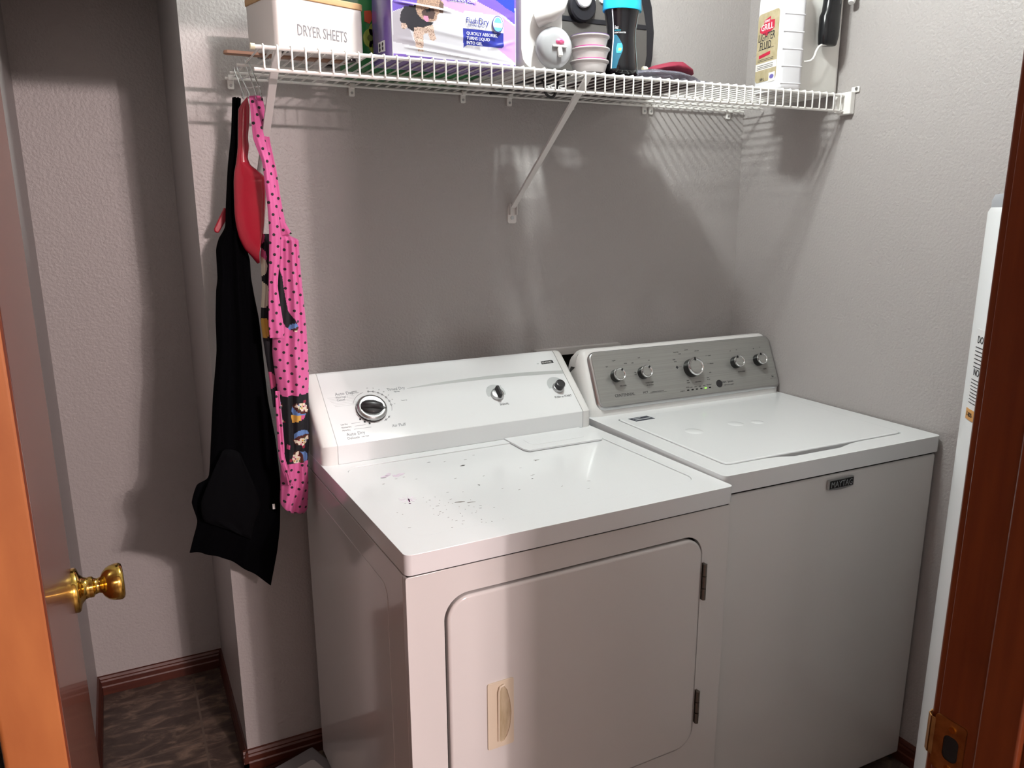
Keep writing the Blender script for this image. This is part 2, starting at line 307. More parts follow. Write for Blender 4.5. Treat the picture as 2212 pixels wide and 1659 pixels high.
PAN=[[(-1.504, 1.7037), (-1.5014, 1.7039)], [(-1.5135, 1.6926), (-1.4997, 1.6934)], [(-1.5208, 1.6804), (-1.4984, 1.6815)], [(-1.5243, 1.649), (-1.5019, 1.6499)], [(-1.5267, 1.6237), (-1.5061, 1.6244)], [(-1.5285, 1.6046), (-1.5057, 1.6053)], [(-1.532, 1.5854), (-1.5097, 1.5827)], [(-1.5352, 1.5693), (-1.505, 1.5683)], [(-1.5398, 1.5532), (-1.4872, 1.554)], [(-1.5423, 1.5338), (-1.4774, 1.5428)], [(-1.5444, 1.5046), (-1.4777, 1.5082)], [(-1.5461, 1.4686), (-1.4823, 1.4683)], [(-1.545, 1.4422), (-1.4866, 1.4381)], [(-1.5406, 1.4155), (-1.492, 1.4112)], [(-1.5311, 1.3918), (-1.4986, 1.3944)], [(-1.5175, 1.3745), (-1.5035, 1.3826)], [(-1.5079, 1.3599), (-1.5056, 1.3639)]]
BRUSH=[(-1.5576, 1.4808), (-1.5519, 1.4773), (-1.5561, 1.4517), (-1.574, 1.4251), (-1.5822, 1.4273), (-1.5828, 1.4349)]
A_front=[(-1.2452, 1.8732), (-0.9739, 1.9012), (-0.9743, 1.7695), (-1.2476, 1.7737)]
A_lav=[(-1.1463, 1.8834), (-1.108, 1.8811), (-1.0612, 1.8795), (-1.0134, 1.8666), (-0.9751, 1.849), (-0.9743, 1.7762), (-1.0237, 1.8056), (-1.0504, 1.8406), (-1.0935, 1.8621), (-1.1394, 1.8717)]
A_pur=[(-1.2452, 1.8732), (-0.9769, 1.9009), (-0.976, 1.8522), (-1.0036, 1.8675), (-1.0499, 1.8775), (-1.0987, 1.8836), (-1.1427, 1.8822), (-1.2215, 1.862), (-1.2461, 1.852)]
A_blue=[(-1.0228, 1.8962), (-0.9769, 1.9009), (-0.977, 1.875), (-0.9976, 1.8827)]
A_grey=[(-1.2462, 1.8505), (-1.225, 1.8601), (-1.2092, 1.8156), (-1.1994, 1.7915), (-1.2466, 1.7969)]
A_bot=[(-1.2475, 1.7752), (-1.1567, 1.7727), (-0.9743, 1.7721), (-0.9743, 1.7695), (-1.2477, 1.7706)]
D_body=[(-1.2214, 1.8635), (-1.1968, 1.8675), (-1.1903, 1.8513), (-1.162, 1.8384), (-1.1677, 1.8301), (-1.1982, 1.8258), (-1.202, 1.8177), (-1.2262, 1.8295), (-1.232, 1.8381), (-1.2288, 1.8522)]
D_head=[(-1.1946, 1.8784), (-1.1463, 1.8834), (-1.1392, 1.878), (-1.1415, 1.8606), (-1.1525, 1.8549), (-1.1546, 1.8438), (-1.1692, 1.8385), (-1.1852, 1.8433), (-1.1955, 1.8523), (-1.1987, 1.8643), (-1.1957, 1.8722)]
D_ear=[(-1.1464, 1.8803), (-1.1384, 1.8749), (-1.1406, 1.8584), (-1.1479, 1.8584), (-1.1504, 1.8675)]
D_face=[(-1.1865, 1.8563), (-1.1792, 1.8624), (-1.1613, 1.8641), (-1.157, 1.856), (-1.1618, 1.8447), (-1.1816, 1.8452)]
D_muz=[(-1.1775, 1.8618), (-1.1684, 1.8642), (-1.1677, 1.8581), (-1.1758, 1.8565)]
D_tong=[(-1.1823, 1.8497), (-1.1725, 1.8499), (-1.171, 1.8407), (-1.1755, 1.839), (-1.1816, 1.8428)]
D_leg1=[(-1.2026, 1.827), (-1.1821, 1.8288), (-1.1844, 1.7864), (-1.1827, 1.7826), (-1.1943, 1.7825), (-1.1994, 1.7915), (-1.204, 1.8114)]
D_leg2=[(-1.1821, 1.8288), (-1.1621, 1.8353), (-1.1599, 1.8198), (-1.1556, 1.8092), (-1.163, 1.8039), (-1.1702, 1.808), (-1.1734, 1.8187), (-1.1825, 1.8163)]
D_tail=[(-1.2296, 1.8322), (-1.2191, 1.8324), (-1.2159, 1.8258), (-1.223, 1.8213), (-1.2291, 1.8238)]
L_white=[(-1.0925, 1.867), (-1.0114, 1.866), (-1.0037, 1.8594), (-1.0039, 1.8301), (-1.0969, 1.8317), (-1.0963, 1.8634)]
L_blue=[(-1.0969, 1.8349), (-1.0039, 1.8334), (-1.0031, 1.8072), (-1.008, 1.8032), (-1.0871, 1.8037), (-1.0958, 1.7974), (-1.0968, 1.8093)]
T_flash=[(-1.0911, 1.8433)]
T_flash2=[(-1.0407, 1.8447)]
T_tech=[(-1.0902, 1.8386)]
T_q=[(-1.0905, 1.8243)]
T_q2=[(-1.0157, 1.8242)]
T_t=[(-1.0907, 1.8163)]
T_i=[(-1.0908, 1.8074)]
T_circ=[(-1.0199, 1.8498)]
T_circr=[(-1.0072, 1.851)]
T_scent=[(-1.0931, 1.8842)]
T_scent2=[(-1.0659, 1.8838)]
# ---------- dryer ----------
def dryer():
    Wd=.7337; T=thing('clothes_dryer','white front-loading clothes dryer with a big round-cornered door, left of the washer','dryer',(-1.4109,-.801,.0337),.0194); T.scale=(.977,)*3
    zt=.902; zc=.8585
    m=M()
    m.prism(rrect(0,.02,Wd,zc,.004,2),-.016,0,0,FX,holes=[rrect(.070,.296,.662,.806,.048,8)])     # front sheet y 0..0.016
    m.box((0,.016,.02),(.012,.735,zc)); m.box((Wd-.012,.016,.02),(Wd,.735,zc)); m.box((.012,.70,.02),(Wd-.012,.735,zc)); m.box((.012,.016,zc-.01),(Wd-.012,.70,zc))
    m.box((.03,.03,-.0345),(.08,.08,.02)); m.box((Wd-.08,.03,-.0345),(Wd-.03,.08,.02)); m.box((.03,.65,-.0345),(.08,.70,.02)); m.box((Wd-.08,.65,-.0345),(Wd-.03,.70,.02))
    m.build('cabinet',enamel_side,T,bevel=.003,seg=3)
    M().box((.02,.0165,.2),(Wd-.02,.03,.85)).build('door_opening',dark_gap,T)
    # pressed side stiffeners
    m=M()
    for y0,y1 in ((.10,.62),): m.prism(rrect(y0,.10,y1,.80,.03),-.0012,0,0,Matrix(((0,0,1,0),(1,0,0,0),(0,1,0,0),(0,0,0,1))))
    m.build('side_panel',enamel_side,T,bevel=.001)
    # door
    d=M().prism(rrect(.0745,.3005,.6575,.8015,.044,8),-.014,.006,0,FX).build('door',enamel_side,T,bevel=.006,seg=4)
    m=M(); dsh=[(.172,.588),(.176,.598),(.183,.600),(.190,.590),(.196,.565),(.199,.540),(.196,.510),(.190,.492),(.183,.483),(.176,.481),(.172,.490)]
    m.prism(rrect(.149,.471,.2045,.612,.004,3),.006,.0088,0,FX,holes=[dsh[::-1]])
    h=m.build('handle',bisque,d,bevel=.0008); h['label']='beige recessed handle plate on the dryer door'
    M().prism(dsh,.0061,.0068,0,FX).build('finger_pull',bisque_d,h)
    m=M(); m.tube([(.171,-.0098,.486),(.171,-.0115,.592),(.174,-.0115,.601),(.183,-.0110,.604)],.0022,8); m.build('handle_lip',bisque,h)
    for z0,z1 in ((.656,.740),(.355,.436)):
        m=M(); n=3; L=(z1-z0)/n
        for k in range(n): m.tube([(.665,-.0075,z0+k*L+.0012),(.665,-.0075,z0+(k+1)*L-.0012)],.0048,12)
        m.box((.6625,-.005,z0),(.6675,.004,z1)); m.build('hinge',steel_dark,T)
    # top
    m=M(); outer=rrect(-.001,-.006,Wd+.001,.742,.012,4); hole=rrect(.040,.060,.694,.500,.035,6)
    m.prism(outer,zt-.0385,zt,0,None,holes=[hole]); m.prism(rrect(.0405,.0605,.6935,.4995,.034,6),zt-.02,zt-.0022,0)
    m.build('top_panel',enamel,T,bevel=.005,seg=4)
    M().box((.004,.002,zc),(Wd-.004,.72,zt-.038)).build('seam',dark_gap,T)
    m=M(); m.prism([(.466,.532),(.466,.427),(.474,.413),(.684,.411),(.691,.420),(.691,.532)],zt-.001,zt+.0035,0); m.prism(rrect(.50,.445,.66,.505,.02),zt+.0034,zt+.0042,0)
    m.build('lint_screen_lid',enamel,T,bevel=.0015)
    # marks on the top
    pur=mat('purple_stain','#ddd0de',.4); mk=mat('dark_chip','#3a3733',.7); ink=mat('ink_mark','#4b1740',.5); rust=mat('grey_scuff','#77706a',.7)
    big=[]; zz=zt-.0021; m=M()
    def blot(x,y,rx,ry,ang,mi,n=9,jag=.35,z=zz):
        p=[]
        for k in range(n):
            t=2*PI*k/n; q=1+random.uniform(-jag,jag); a,b=rx*q*math.cos(t),ry*q*math.sin(t)
            p.append((x+a*math.cos(ang)-b*math.sin(ang),y+a*math.sin(ang)+b*math.cos(ang)))
        m.prism(p,z,z+.0002,mi)
    def one(*a,**k):
        nonlocal m
        keep=m; m=M(); blot(*a,**k); m.build('stain',[mk,pur,ink,rust],T,smooth=False); m=keep
    blot_=blot
    one(.289,.397,.0075,.004,.2,0); one(.10,.402,.006,.0014,0,0); one(.229,.456,.0045,.0012,.2,0); one(.265,.26,.0018,.004,.3,0); one(.458,.353,.007,.0014,-.2,3); one(.455,.349,.005,.001,.9,3)
    one(.101,.246,.0018,.011,-.25,2); one(.096,.228,.002,.003,0,2); one(.187,.188,.010,.0026,-.3,3); one(.208,.176,.011,.0014,-.2,3); one(.385,.242,.0025,.001,.2,0)
    for k in range(10): a=k*.63; blot(.101+.012*math.cos(a),.252+.012*math.sin(a)*.9,.007,.0012,a,1)
    for k in range(4): blot(.105+.012*k,.41+.01*math.sin(k*2),.010,.006,k,1)
    for k in range(46):
        blot(random.gauss(.155,.04),random.gauss(.16,.055),.0016,.0005,random.uniform(0,3),3)
    for k in range(26): blot(random.uniform(.05,.5),random.uniform(.1,.46),.003,.0006,random.uniform(-.5,.5),3)
    m.build('specks',[mk,pur,ink,rust],T,smooth=False)['kind']='stuff'
    # console
    prof=[(.533,.902),(.533,.947),(.690,1.083),(.697,1.0865),(.704,1.0860),(.709,1.080),(.709,1.066),(.700,1.0),(.690,.902)]
    c0=(.66,.98)
    def sec(x,ins):
        o=[]
        for y,z in prof:
            if z>.903: y2=y+(ins if y<.69 else (0 if y<.72 else -ins*.3)); z2=z-ins*(1 if z>1.0 else .2)
            else: y2=y+(ins if y<.6 else 0); z2=z
            o.append((x,y2,z2))
        return o
    cs=M().loft([sec(.0365,0),sec(.705,0)]).build('console',enamel,T,bevel=.0015)
    for s in (0,1):
        xs=[(0,.022),(.0008,.014),(.003,.009),(.007,.005),(.013,.002),(.020,.0005),(.036,0)]
        secs=[sec(x if s==0 else .7337-x*.78,i) for x,i in xs]
        M().loft(secs).build('console_end_cap',plastic_w,T,angle=30)
    # control face coordinates: X(s, t) on the sloped panel
    F=Matrix.Translation((0,.533,.947))@Matrix(((1,0,0,0),(0,.7559,-.6547,0),(0,.6547,.7559,0),(0,0,0,1)))
    def at(s_,t_,h=0): return F@Matrix.Translation((s_,t_,h))
    # swoosh band
    m=M(); up=[(.248,.1405),(.32,.1465),(.403,.150),(.48,.1512),(.566,.150),(.65,.146),(.7045,.1415)]; lo=[(.7045,.1310),(.65,.1350),(.566,.1390),(.48,.1412),(.403,.1410),(.32,.1405),(.25,.1395)]
    m.prism(up+lo,0,.0004,0,F)
    m.build('grey_band',mat('band_grey','#b9bdbc',.4),cs,smooth=False)
    m=M()
    tx=lambda s_,t_,body,sz,mi=0,al='LEFT': m.text(body,sz,at(s_,t_,.0003),mi,al,.92)
    tx(.066,.142,'Auto Dry',.0125,1); tx(.066,.1335,'Normal /',.0085,1); tx(.066,.1255,'Casual',.0085,1)
    tx(.108,.1475,'MORE DRY',.003,1); tx(.102,.1430,'Normal Heavy',.0042,1)
    tx(.196,.139,'Timed Dry',.0115,1); tx(.212,.133,'High Heat',.004,1); tx(.222,.104,'Touch Up',.0042,1)
    tx(.178,.031,'Air Fluff',.0115,1); tx(.064,.0235,'Auto Dry',.0125,1); tx(.064,.0135,'Delicate',.0095,1); tx(.098,.0150,'Low Heat',.0048,1)
    tx(.058,.055,'Less Dry',.0052,1); tx(.058,.0465,'Normal Dry',.0052,1); tx(.058,.038,'More Dry',.0052,1)
    for t_,x0,x1 in ((.0565,.084,.105),(.048,.090,.116),(.0395,.086,.128)): m.box((x0,t_,0),(x1,t_+.0006,.0003),1,F)
    for k in range(7): m.box((.046+.002*k,.137-.0045*k,0),(.112,.1373-.0045*k,.0002),2,F)
    for k,a in enumerate((88,73,58,45,30,14,0)):
        a=math.radians(a); x,y=.147+.047*math.cos(a),.097+.047*math.sin(a)
        m.prism(circ(x,y,.0024,14),0,.0003,0,F,holes=[circ(x,y,.0016,14)[::-1]])
        tx(.147+.056*math.cos(a)-.002,.097+.056*math.sin(a),str((80,70,60,50,40,30,10)[k]),.0042,2)
    def arc(a0,a1,r=.047,mi=0):
        P=[];n=16
        for k in range(n+1): a=math.radians(a0+(a1-a0)*k/n); P.append((.147+(r+.0003)*math.cos(a),.097+(r+.0003)*math.sin(a)))
        for k in range(n,-1,-1): a=math.radians(a0+(a1-a0)*k/n); P.append((.147+(r-.0003)*math.cos(a),.097+(r-.0003)*math.sin(a)))
        m.prism(P,0,.0003,mi,F)
    arc(0,88); arc(-22,-2); arc(105,160); arc(200,262); arc(290,318)
    for a in (-48,-62): a=math.radians(a); x,y=.147+.047*math.cos(a),.097+.047*math.sin(a); m.prism(circ(x,y,.0024,14),0,.0003,0,F,holes=[circ(x,y,.0016,14)[::-1]])
    for a in (218,232,246): a=math.radians(a); x,y=.147+.050*math.cos(a),.097+.050*math.sin(a); m.box((x-.0022,y-.003,0),(x+.0022,y+.002,.0003),0,F)
    tx(.490,.053,'SIGNAL',.0085,0,'CENTER'); tx(.668,.053,'PUSH to START',.0085,0,'CENTER')
    tx(.461,.112,'Off',.0048,2); tx(.497,.113,'On',.0048,2); tx(.637,.172,'700',.0042,2)
    m.prism([(.651,.170),(.690,.171),(.6895,.180),(.686,.182),(.652,.180)],0,.0003,0,F)
    m.build('console_lettering',[blk_print,gry_print,gry_light],cs,smooth=False)
    m=M(); m.text('KENMORE',.0078,at(.6525,.1725,.0007),0,'LEFT',.86,shear=.2); m.build('brand_lettering',plastic_w,cs,smooth=False)
    for s_,t_ in ((.480,.094),(.6645,.096)):
        m=M()
        P=[(s_+.027*math.cos(math.radians(a)),t_+.027*math.sin(math.radians(a))) for a in range(-20,201,10)]; m.prism(P,0,.0003,0,F)
        m.build('knob_surround',mat('surround_grey','#bcc0c0',.4),cs,smooth=False)
    # big timer knob
    k=M().lathe([(.0365,0),(.0372,.004),(.0368,.009),(.0345,.0125),(.029,.0135),(.0270,.0128),(.005,.0125)],48,0,at(.142,.0905)).build('cycle_knob',chrome_s,T,angle=50); k['label']='large timer knob with silver skirt and black grip'
    M().lathe([(.0375,.0),(.0378,.0025),(.0378,.004)],48,0,at(.142,.0905,-.0002)).build('knob_skirt',blk,k)
    m=M(); g=at(.1405,.0885)@Matrix.Rotation(math.radians(-14),4,'Z')
    m.lathe([(.0275,.0126),(.0265,.016),(.022,.019),(.012,.0205),(.002,.021)],40,0,g,1,.74)
    secs=[]
    for x,h,w in ((-.0275,.014,.004),(-.024,.026,.0065),(-.014,.030,.008),(0,.031,.0085),(.014,.030,.008),(.023,.026,.007),(.0275,.016,.0045)):
        secs.append([(x,-w,.0125),(x,w,.0125),(x,w*.8,h-.002),(x,w*.4,h),(x,-w*.4,h),(x,-w*.8,h-.002)])
    m.loft(secs,0,g); m.prism([(.026,-.003),(.0355,0),(.026,.003)],.0125,.0165,0,g)
    m.build('knob_grip',blk_m,k,angle=50)
    k=M().lathe([(.0175,0),(.0175,.006),(.0160,.009),(.013,.010),(.004,.010)],36,0,at(.4805,.0866)).build('signal_knob',chrome_s,T,angle=45)
    m=M(); m.loft([[(x,y,.009) for x,y in rrect(-.0055,-.017,.0055,.0175,.005)],[(x,y,.019) for x,y in rrect(-.005,-.0165,.005,.017,.0048)],[(x,y,.022) for x,y in rrect(-.003,-.014,.003,.015,.0028)]],0,at(.481,.0868)); m.build('knob_grip',blk_m,k,angle=50)
    k=M().lathe([(.0165,0),(.0165,.005),(.0150,.008),(.013,.0085)],36,0,at(.6648,.0845)).build('start_button',chrome_s,T,angle=45)
    M().lathe([(.0130,.004),(.0132,.020),(.0125,.0225),(.0105,.0232),(.0095,.0222),(.001,.0222)],32,0,at(.6648,.0845)).build('button_cap',blk_m,k,angle=40)
dryer()
# ---------- washer ----------
def washer():
    Wd=.684; zt=.9255; zc=.8815
    T=thing('washing_machine','white top-loading washing machine with silver console, right of the dryer','washing machine',(-.692,-.7594,0),-.0087)
    m=M(); m.box((0,.003,.02),(Wd,.70,zc-.003)); 
    for x in (.03,Wd-.07):
        for y in (.03,.62): m.box((x,y,0),(x+.04,y+.04,.02))
    m.build('cabinet',enamel_side,T,bevel=.008,seg=3)
    M().box((.004,.006,zc-.004),(Wd-.004,.69,zc+.0035)).build('seam',dark_gap,T)
    m=M(); lid=[(.0505,.062),(.054,.056),(.062,.0535),(.17,.0535),(.20,.052),(.23,.043),(.24,.0415)]
    o=rrect(0,-.004,Wd,.705,.012,4)
    hole=[(.052,.066),(.056,.056),(.066,.0525),(.17,.0525),(.20,.048),(.235,.036),(.38,.036),(.425,.048),(.46,.0525),(.604,.0525),(.616,.056),(.6215,.067),(.643,.470),(.640,.482),(.630,.486),(.070,.486),(.060,.483),(.0565,.474)]
    m.prism(o,zc+.003,zt,0,None,holes=[hole]); m.prism(rrect(.03,.03,.66,.50,.02),zc+.003,zt-.036,1)
    m.build('top_panel',[enamel,dark_gap],T,bevel=.004,seg=3)
    # lid: plate inside the opening with gap and finger notch at the front
    lp=[(.0545,.069),(.059,.059),(.068,.0560),(.19,.0560),(.46,.0560),(.602,.0560),(.613,.059),(.6185,.069),(.640,.470),(.637,.480),(.628,.483),(.072,.483),(.062,.480),(.0590,.472)]
    ld=M().prism(lp,zt-.012,zt+.0025).build('lid',enamel,T,bevel=.004,seg=4)
    for x,y,rx,ry in ((.161,.295,.024,.026),(.303,.302,.022,.022),(.365,.289,.018,.018)):
        m=M(); m.lathe([(rx,zt+.0022),(rx*.85,zt+.0032),(rx*.55,zt+.0040),(rx*.2,zt+.0043)],28,0,Matrix.Translation((x,y,0)),1,ry/rx)
        m.build('lid_bump',enamel,ld,angle=60)
    m=M(); m.prism([(.082,.470),(.086,.437),(.150,.441),(.146,.474)],zt+.0024,zt+.0028,0); m.prism([(.092,.452),(.093,.447),(.143,.451),(.142,.456)],zt+.0028,zt+.0030,1); m.prism([(.092,.464),(.0925,.460),(.118,.462),(.1175,.466)],zt+.0028,zt+.0030,1)
    m.build('lid_sticker',[mat('sticker_navy','#353944',.5),gry_light],ld,smooth=False)['label']='dark blue warning sticker on the lid corner'
    # front badge
    m=M(); X=FX
    m.prism([(.308,.8445),(.347,.8405),(.387,.8445),(.387,.8675),(.308,.8675)],.0,.006,0,X); m.prism([(.3105,.8470),(.3845,.8470),(.3845,.8655),(.3105,.8655)],.006,.0068,1,X)
    bd=m.build('badge',[chrome_s,blk],T,bevel=.0008)
    m=M(); m.text('MAYTAG',.0205,FX@Matrix.Translation((.3475,.8492,.0070)),0,'CENTER',.84); m.build('badge_lettering',mat('badge_silver','#8f9496',.4,.3),bd,smooth=False)
    # console
    def sec(x,ins):
        pr=[(.530,.9255),(.530,.944),(.534,.952),(.5975,1.094),(.602,1.098),(.610,1.0995),(.630,1.096),(.646,1.084),(.656,1.02),(.660,.9255)]
        o=[]
        for y,z in pr:
            if z>.93: y2=y+(ins if y<.61 else -ins*.4*(y>.66)); z2=z-ins*(1.6 if z>1.05 else .1)
            else: y2=y+(ins if y<.6 else 0); z2=z
            o.append((x,y2,z2))
        return o
    xs=[(0,.030),(.001,.021),(.004,.013),(.009,.007),(.016,.003),(.026,.0005),(.04,0)]
    secs=[sec(x,i) for x,i in xs]+[sec(Wd-x,i) for x,i in xs[::-1]]
    cs=M().loft(secs).build('console',plastic_w,T,angle=30)
    F=Matrix.Translation((0,.534,.952))@Matrix(((1,0,0,0),(0,.408,-.913,0),(0,.913,.408,0),(0,0,0,1)))
    def at(s_,t_,h=0): return F@Matrix.Translation((s_,t_,h))
    def ol(e,z): return [(x,y,z) for x,y in rrect(.034-e,-.004-e*.8,.672+e,.150+e*.3,.016+e,6)]
    m=M(); m.loft([ol(.010,.0),ol(.009,.003),ol(.002,.0062),ol(0,.0065)],0,F); m.build('console_rim',chrome_s,cs,angle=50)
    pl=M().prism(rrect(.035,-.003,.671,.149,.015,6),.006,.0071,0,F).build('control_panel',silver_p,cs)
    m=M(); tx=lambda s_,t_,b,sz,al='CENTER',mi=0: m.text(b,sz,at(s_,t_,.0072),mi,al,.95)
    tx(.117,.020,'CENTENNIAL',.0115); tx(.186,.0205,'MCT',.0085); tx(.225,.0205,'COMMERCIAL TECHNOLOGY',.0036)
    m.box((.198,.0185,.0071),(.257,.0189,.0073),0,F)
    tx(.118,.048,'SOIL LEVEL',.0048); tx(.206,.0475,'WASH TEMP',.0052); tx(.206,.0415,'all cold rinses',.0045)
    tx(.541,.048,'EXTRA RINSE',.0048); tx(.632,.048,'FABRIC',.0048)
    for s_,t_,b in ((.078,.106,'light'),(.104,.121,'regular'),(.140,.110,'heavy'),(.163,.109,'cold'),(.188,.122,'cool'),(.220,.112,'hot'),(.166,.082,'tap'),(.166,.076,'cold'),(.515,.114,'off'),(.540,.116,'on'),(.606,.114,'off'),(.632,.117,'on'),
        (.318,.127,'heavy duty'),(.330,.121,'wash'),(.356,.131,'normal'),(.392,.125,'cold wash'),(.434,.107,'casual'),(.436,.083,'delicates'),(.424,.057,'soak'),(.412,.043,'rinse'),(.413,.037,'& spin'),(.374,.034,'clean washer'),(.338,.041,'drain'),(.338,.035,'& spin'),(.306,.106,'bulky'),(.309,.100,'items'),
        (.332,.0215,'sensing'),(.345,.0205,'wash'),(.360,.0205,'rinse'),(.376,.0205,'spin'),(.392,.0205,'done'),(.410,.0215,'lid locked'),(.312,.0125,'progress')): tx(s_,t_,b,.0044)
    tx(.480,.0225,'start / pause',.0088); tx(.482,.0145,'hold 3 sec to cancel',.0045)
    for t_,a,b in ((.083,.318,.330),(.107,.420,.427),(.083,.420,.427)): m.box((a,t_+.001,.0071),(b,t_+.0016,.0073),0,F)
    m.prism([(.306,.084),(.311,.089),(.316,.084),(.311,.079)],.0071,.0073,0,F); tx(.655,.022,'hp',.008); m.box((.645,.018,.0071),(.667,.0184,.0073),0,F)
    m.build('control_lettering',blk_print,cs,smooth=False)
    for k in range(6):
        if k==4: continue
        m=M(); m.prism(rrect(.331+.0158*k-.0035,.0125,.331+.0158*k+.0045,.0158,.0015,3),.0071,.0077,0,F)
        m.build('indicator_light',blk,cs)
    M().prism(rrect(.331+.0158*4-.0035,.0125,.331+.0158*4+.0045,.0158,.0015,3),.0071,.0080,0,F).build('lit_indicator',mat('green_led','#7ad04a',.4,emit=('#8fe84a',1.6)),cs)['label']='lit green indicator light'
    M().prism(circ(.4475,.022,.0112,28),.0071,.0082,0,F).build('start_button',blk_m,cs,bevel=.0004)
    for s_,r,ang in ((.1005,.0180,-35),(.1905,.0180,-38),(.3585,.0268,0),(.5235,.0180,28),(.6115,.0180,18)):
        h=.024 if r<.02 else .027
        X=at(s_,.0785 if r<.02 else .0765,.0071)
        k=M().lathe([(r*.99,0),(r,.002),(r*.97,h-.005),(r*.96,h-.003)],44,0,X).build('control_knob',blk,T,angle=50)
        k['label']='large centre cycle knob' if r>.02 else 'small round silver-faced knob'
        M().lathe([(r*.96,h-.006),(r*1.0,h-.004),(r*1.0,h-.0015),(r*.92,h+.001),(r*.78,h+.0003),(r*.74,h-.0012)],44,0,X).build('knob_ring',chrome,k,angle=50)
        M().lathe([(r*.745,h-.002),(r*.73,h-.0004),(r*.1,h-.0002)],40,0,X).build('knob_face',silver_p,k)
        M().box((-.0022,r*.62,h-.001),(.0022,r*.98,h+.0018),0,X@Matrix.Rotation(math.radians(ang),4,'Z')).build('pointer',blk,k,bevel=.0006)
washer()
# ---------- water heater ----------
def heater():
    c=(-.26,-1.244); T=thing('water_heater','tall white cylindrical water heater partly hidden by the right door jamb','water heater',(c[0],c[1],0))
    tw=mat('tank_white','#e3e6e7',.3,coat=.2)
    M().lathe([(.215,.0),(.215,.04),(.23,.05),(.23,1.462),(.226,1.470),(.20,1.474)],72).build('tank',tw,T,angle=40)
    M().lathe([(.226,1.466),(.226,1.482),(.222,1.492),(.16,1.50),(.02,1.502)],72).build('tank_top',mat('cap_grey','#9b9ea3',.4),T,angle=40)
    for dx in (-.1,.1):
        m=M(); m.tube([(dx,.02,1.48),(dx,.02,1.9),(dx,.02,2.3)],.011,14); m.build('water_pipe',mat('copper','#b4734a',.3,1),T)
    # label wrapped on the tank
    def cyl(th,z,r=.2306): return (r*math.cos(th),r*math.sin(th),z)
    t0=math.radians(137.5); t1=t0+.55
    def patch(m,ta,tb,za,zb,r,mi):
        n=12; v=[];f=[]
        for k in range(n+1):
            t=ta+(tb-ta)*k/n; v+= [cyl(t,za,r),cyl(t,zb,r),cyl(t,zb,r-.0004),cyl(t,za,r-.0004)]
        for k in range(n):
            a=4*k; f+=[(a,a+4,a+5,a+1),(a+1,a+5,a+6,a+2),(a+2,a+6,a+7,a+3),(a+3,a+7,a+4,a)]
        f+=[(0,1,2,3),(4*n,4*n+3,4*n+2,4*n+1)]; m.add(v,f,mi)
    return T,cyl,patch
HT,hcyl,hpatch=heater()
def heater_label():
    m=M()
    # angular position as seen from the doorway: larger angle = nearer the viewer's right
    tA=math.radians(138); 
    hpatch(m,tA,tA+.62,1.098,1.262,.2305,0); hpatch(m,tA,tA+.62,1.098,1.118,.2307,1)
    lb=m.build('warning_label',[mat('label_white','#eceeee',.4),mat('label_orange','#d9a058',.5)],HT)
    m=M()
    def wtext(s,size,th,z):
        t=M(); t.text(s,size,Matrix.Identity(4),0,'LEFT',.85)
        vs=[]
        for x,y,zz in t.v:
            a=th+x/.231; vs.append(hcyl(a,z+y,.2309+zz))
        m.add(vs,t.f,0)
    wtext('DO NO',.018,tA+.05,1.238); wtext('NO F',.018,tA+.05,1.180); wtext('1-800-',.012,tA+.02,1.104)
    for k in range(6): hpatch(m,tA+.03,tA+.6,1.229-.007*k,1.2305-.007*k,.2309,0)
    for k in range(8): hpatch(m,tA+.03,tA+.6,1.171-.006*k,1.1722-.006*k,.2309,0)
    m.build('label_print',blk_print,lb,smooth=False)
heater_label()
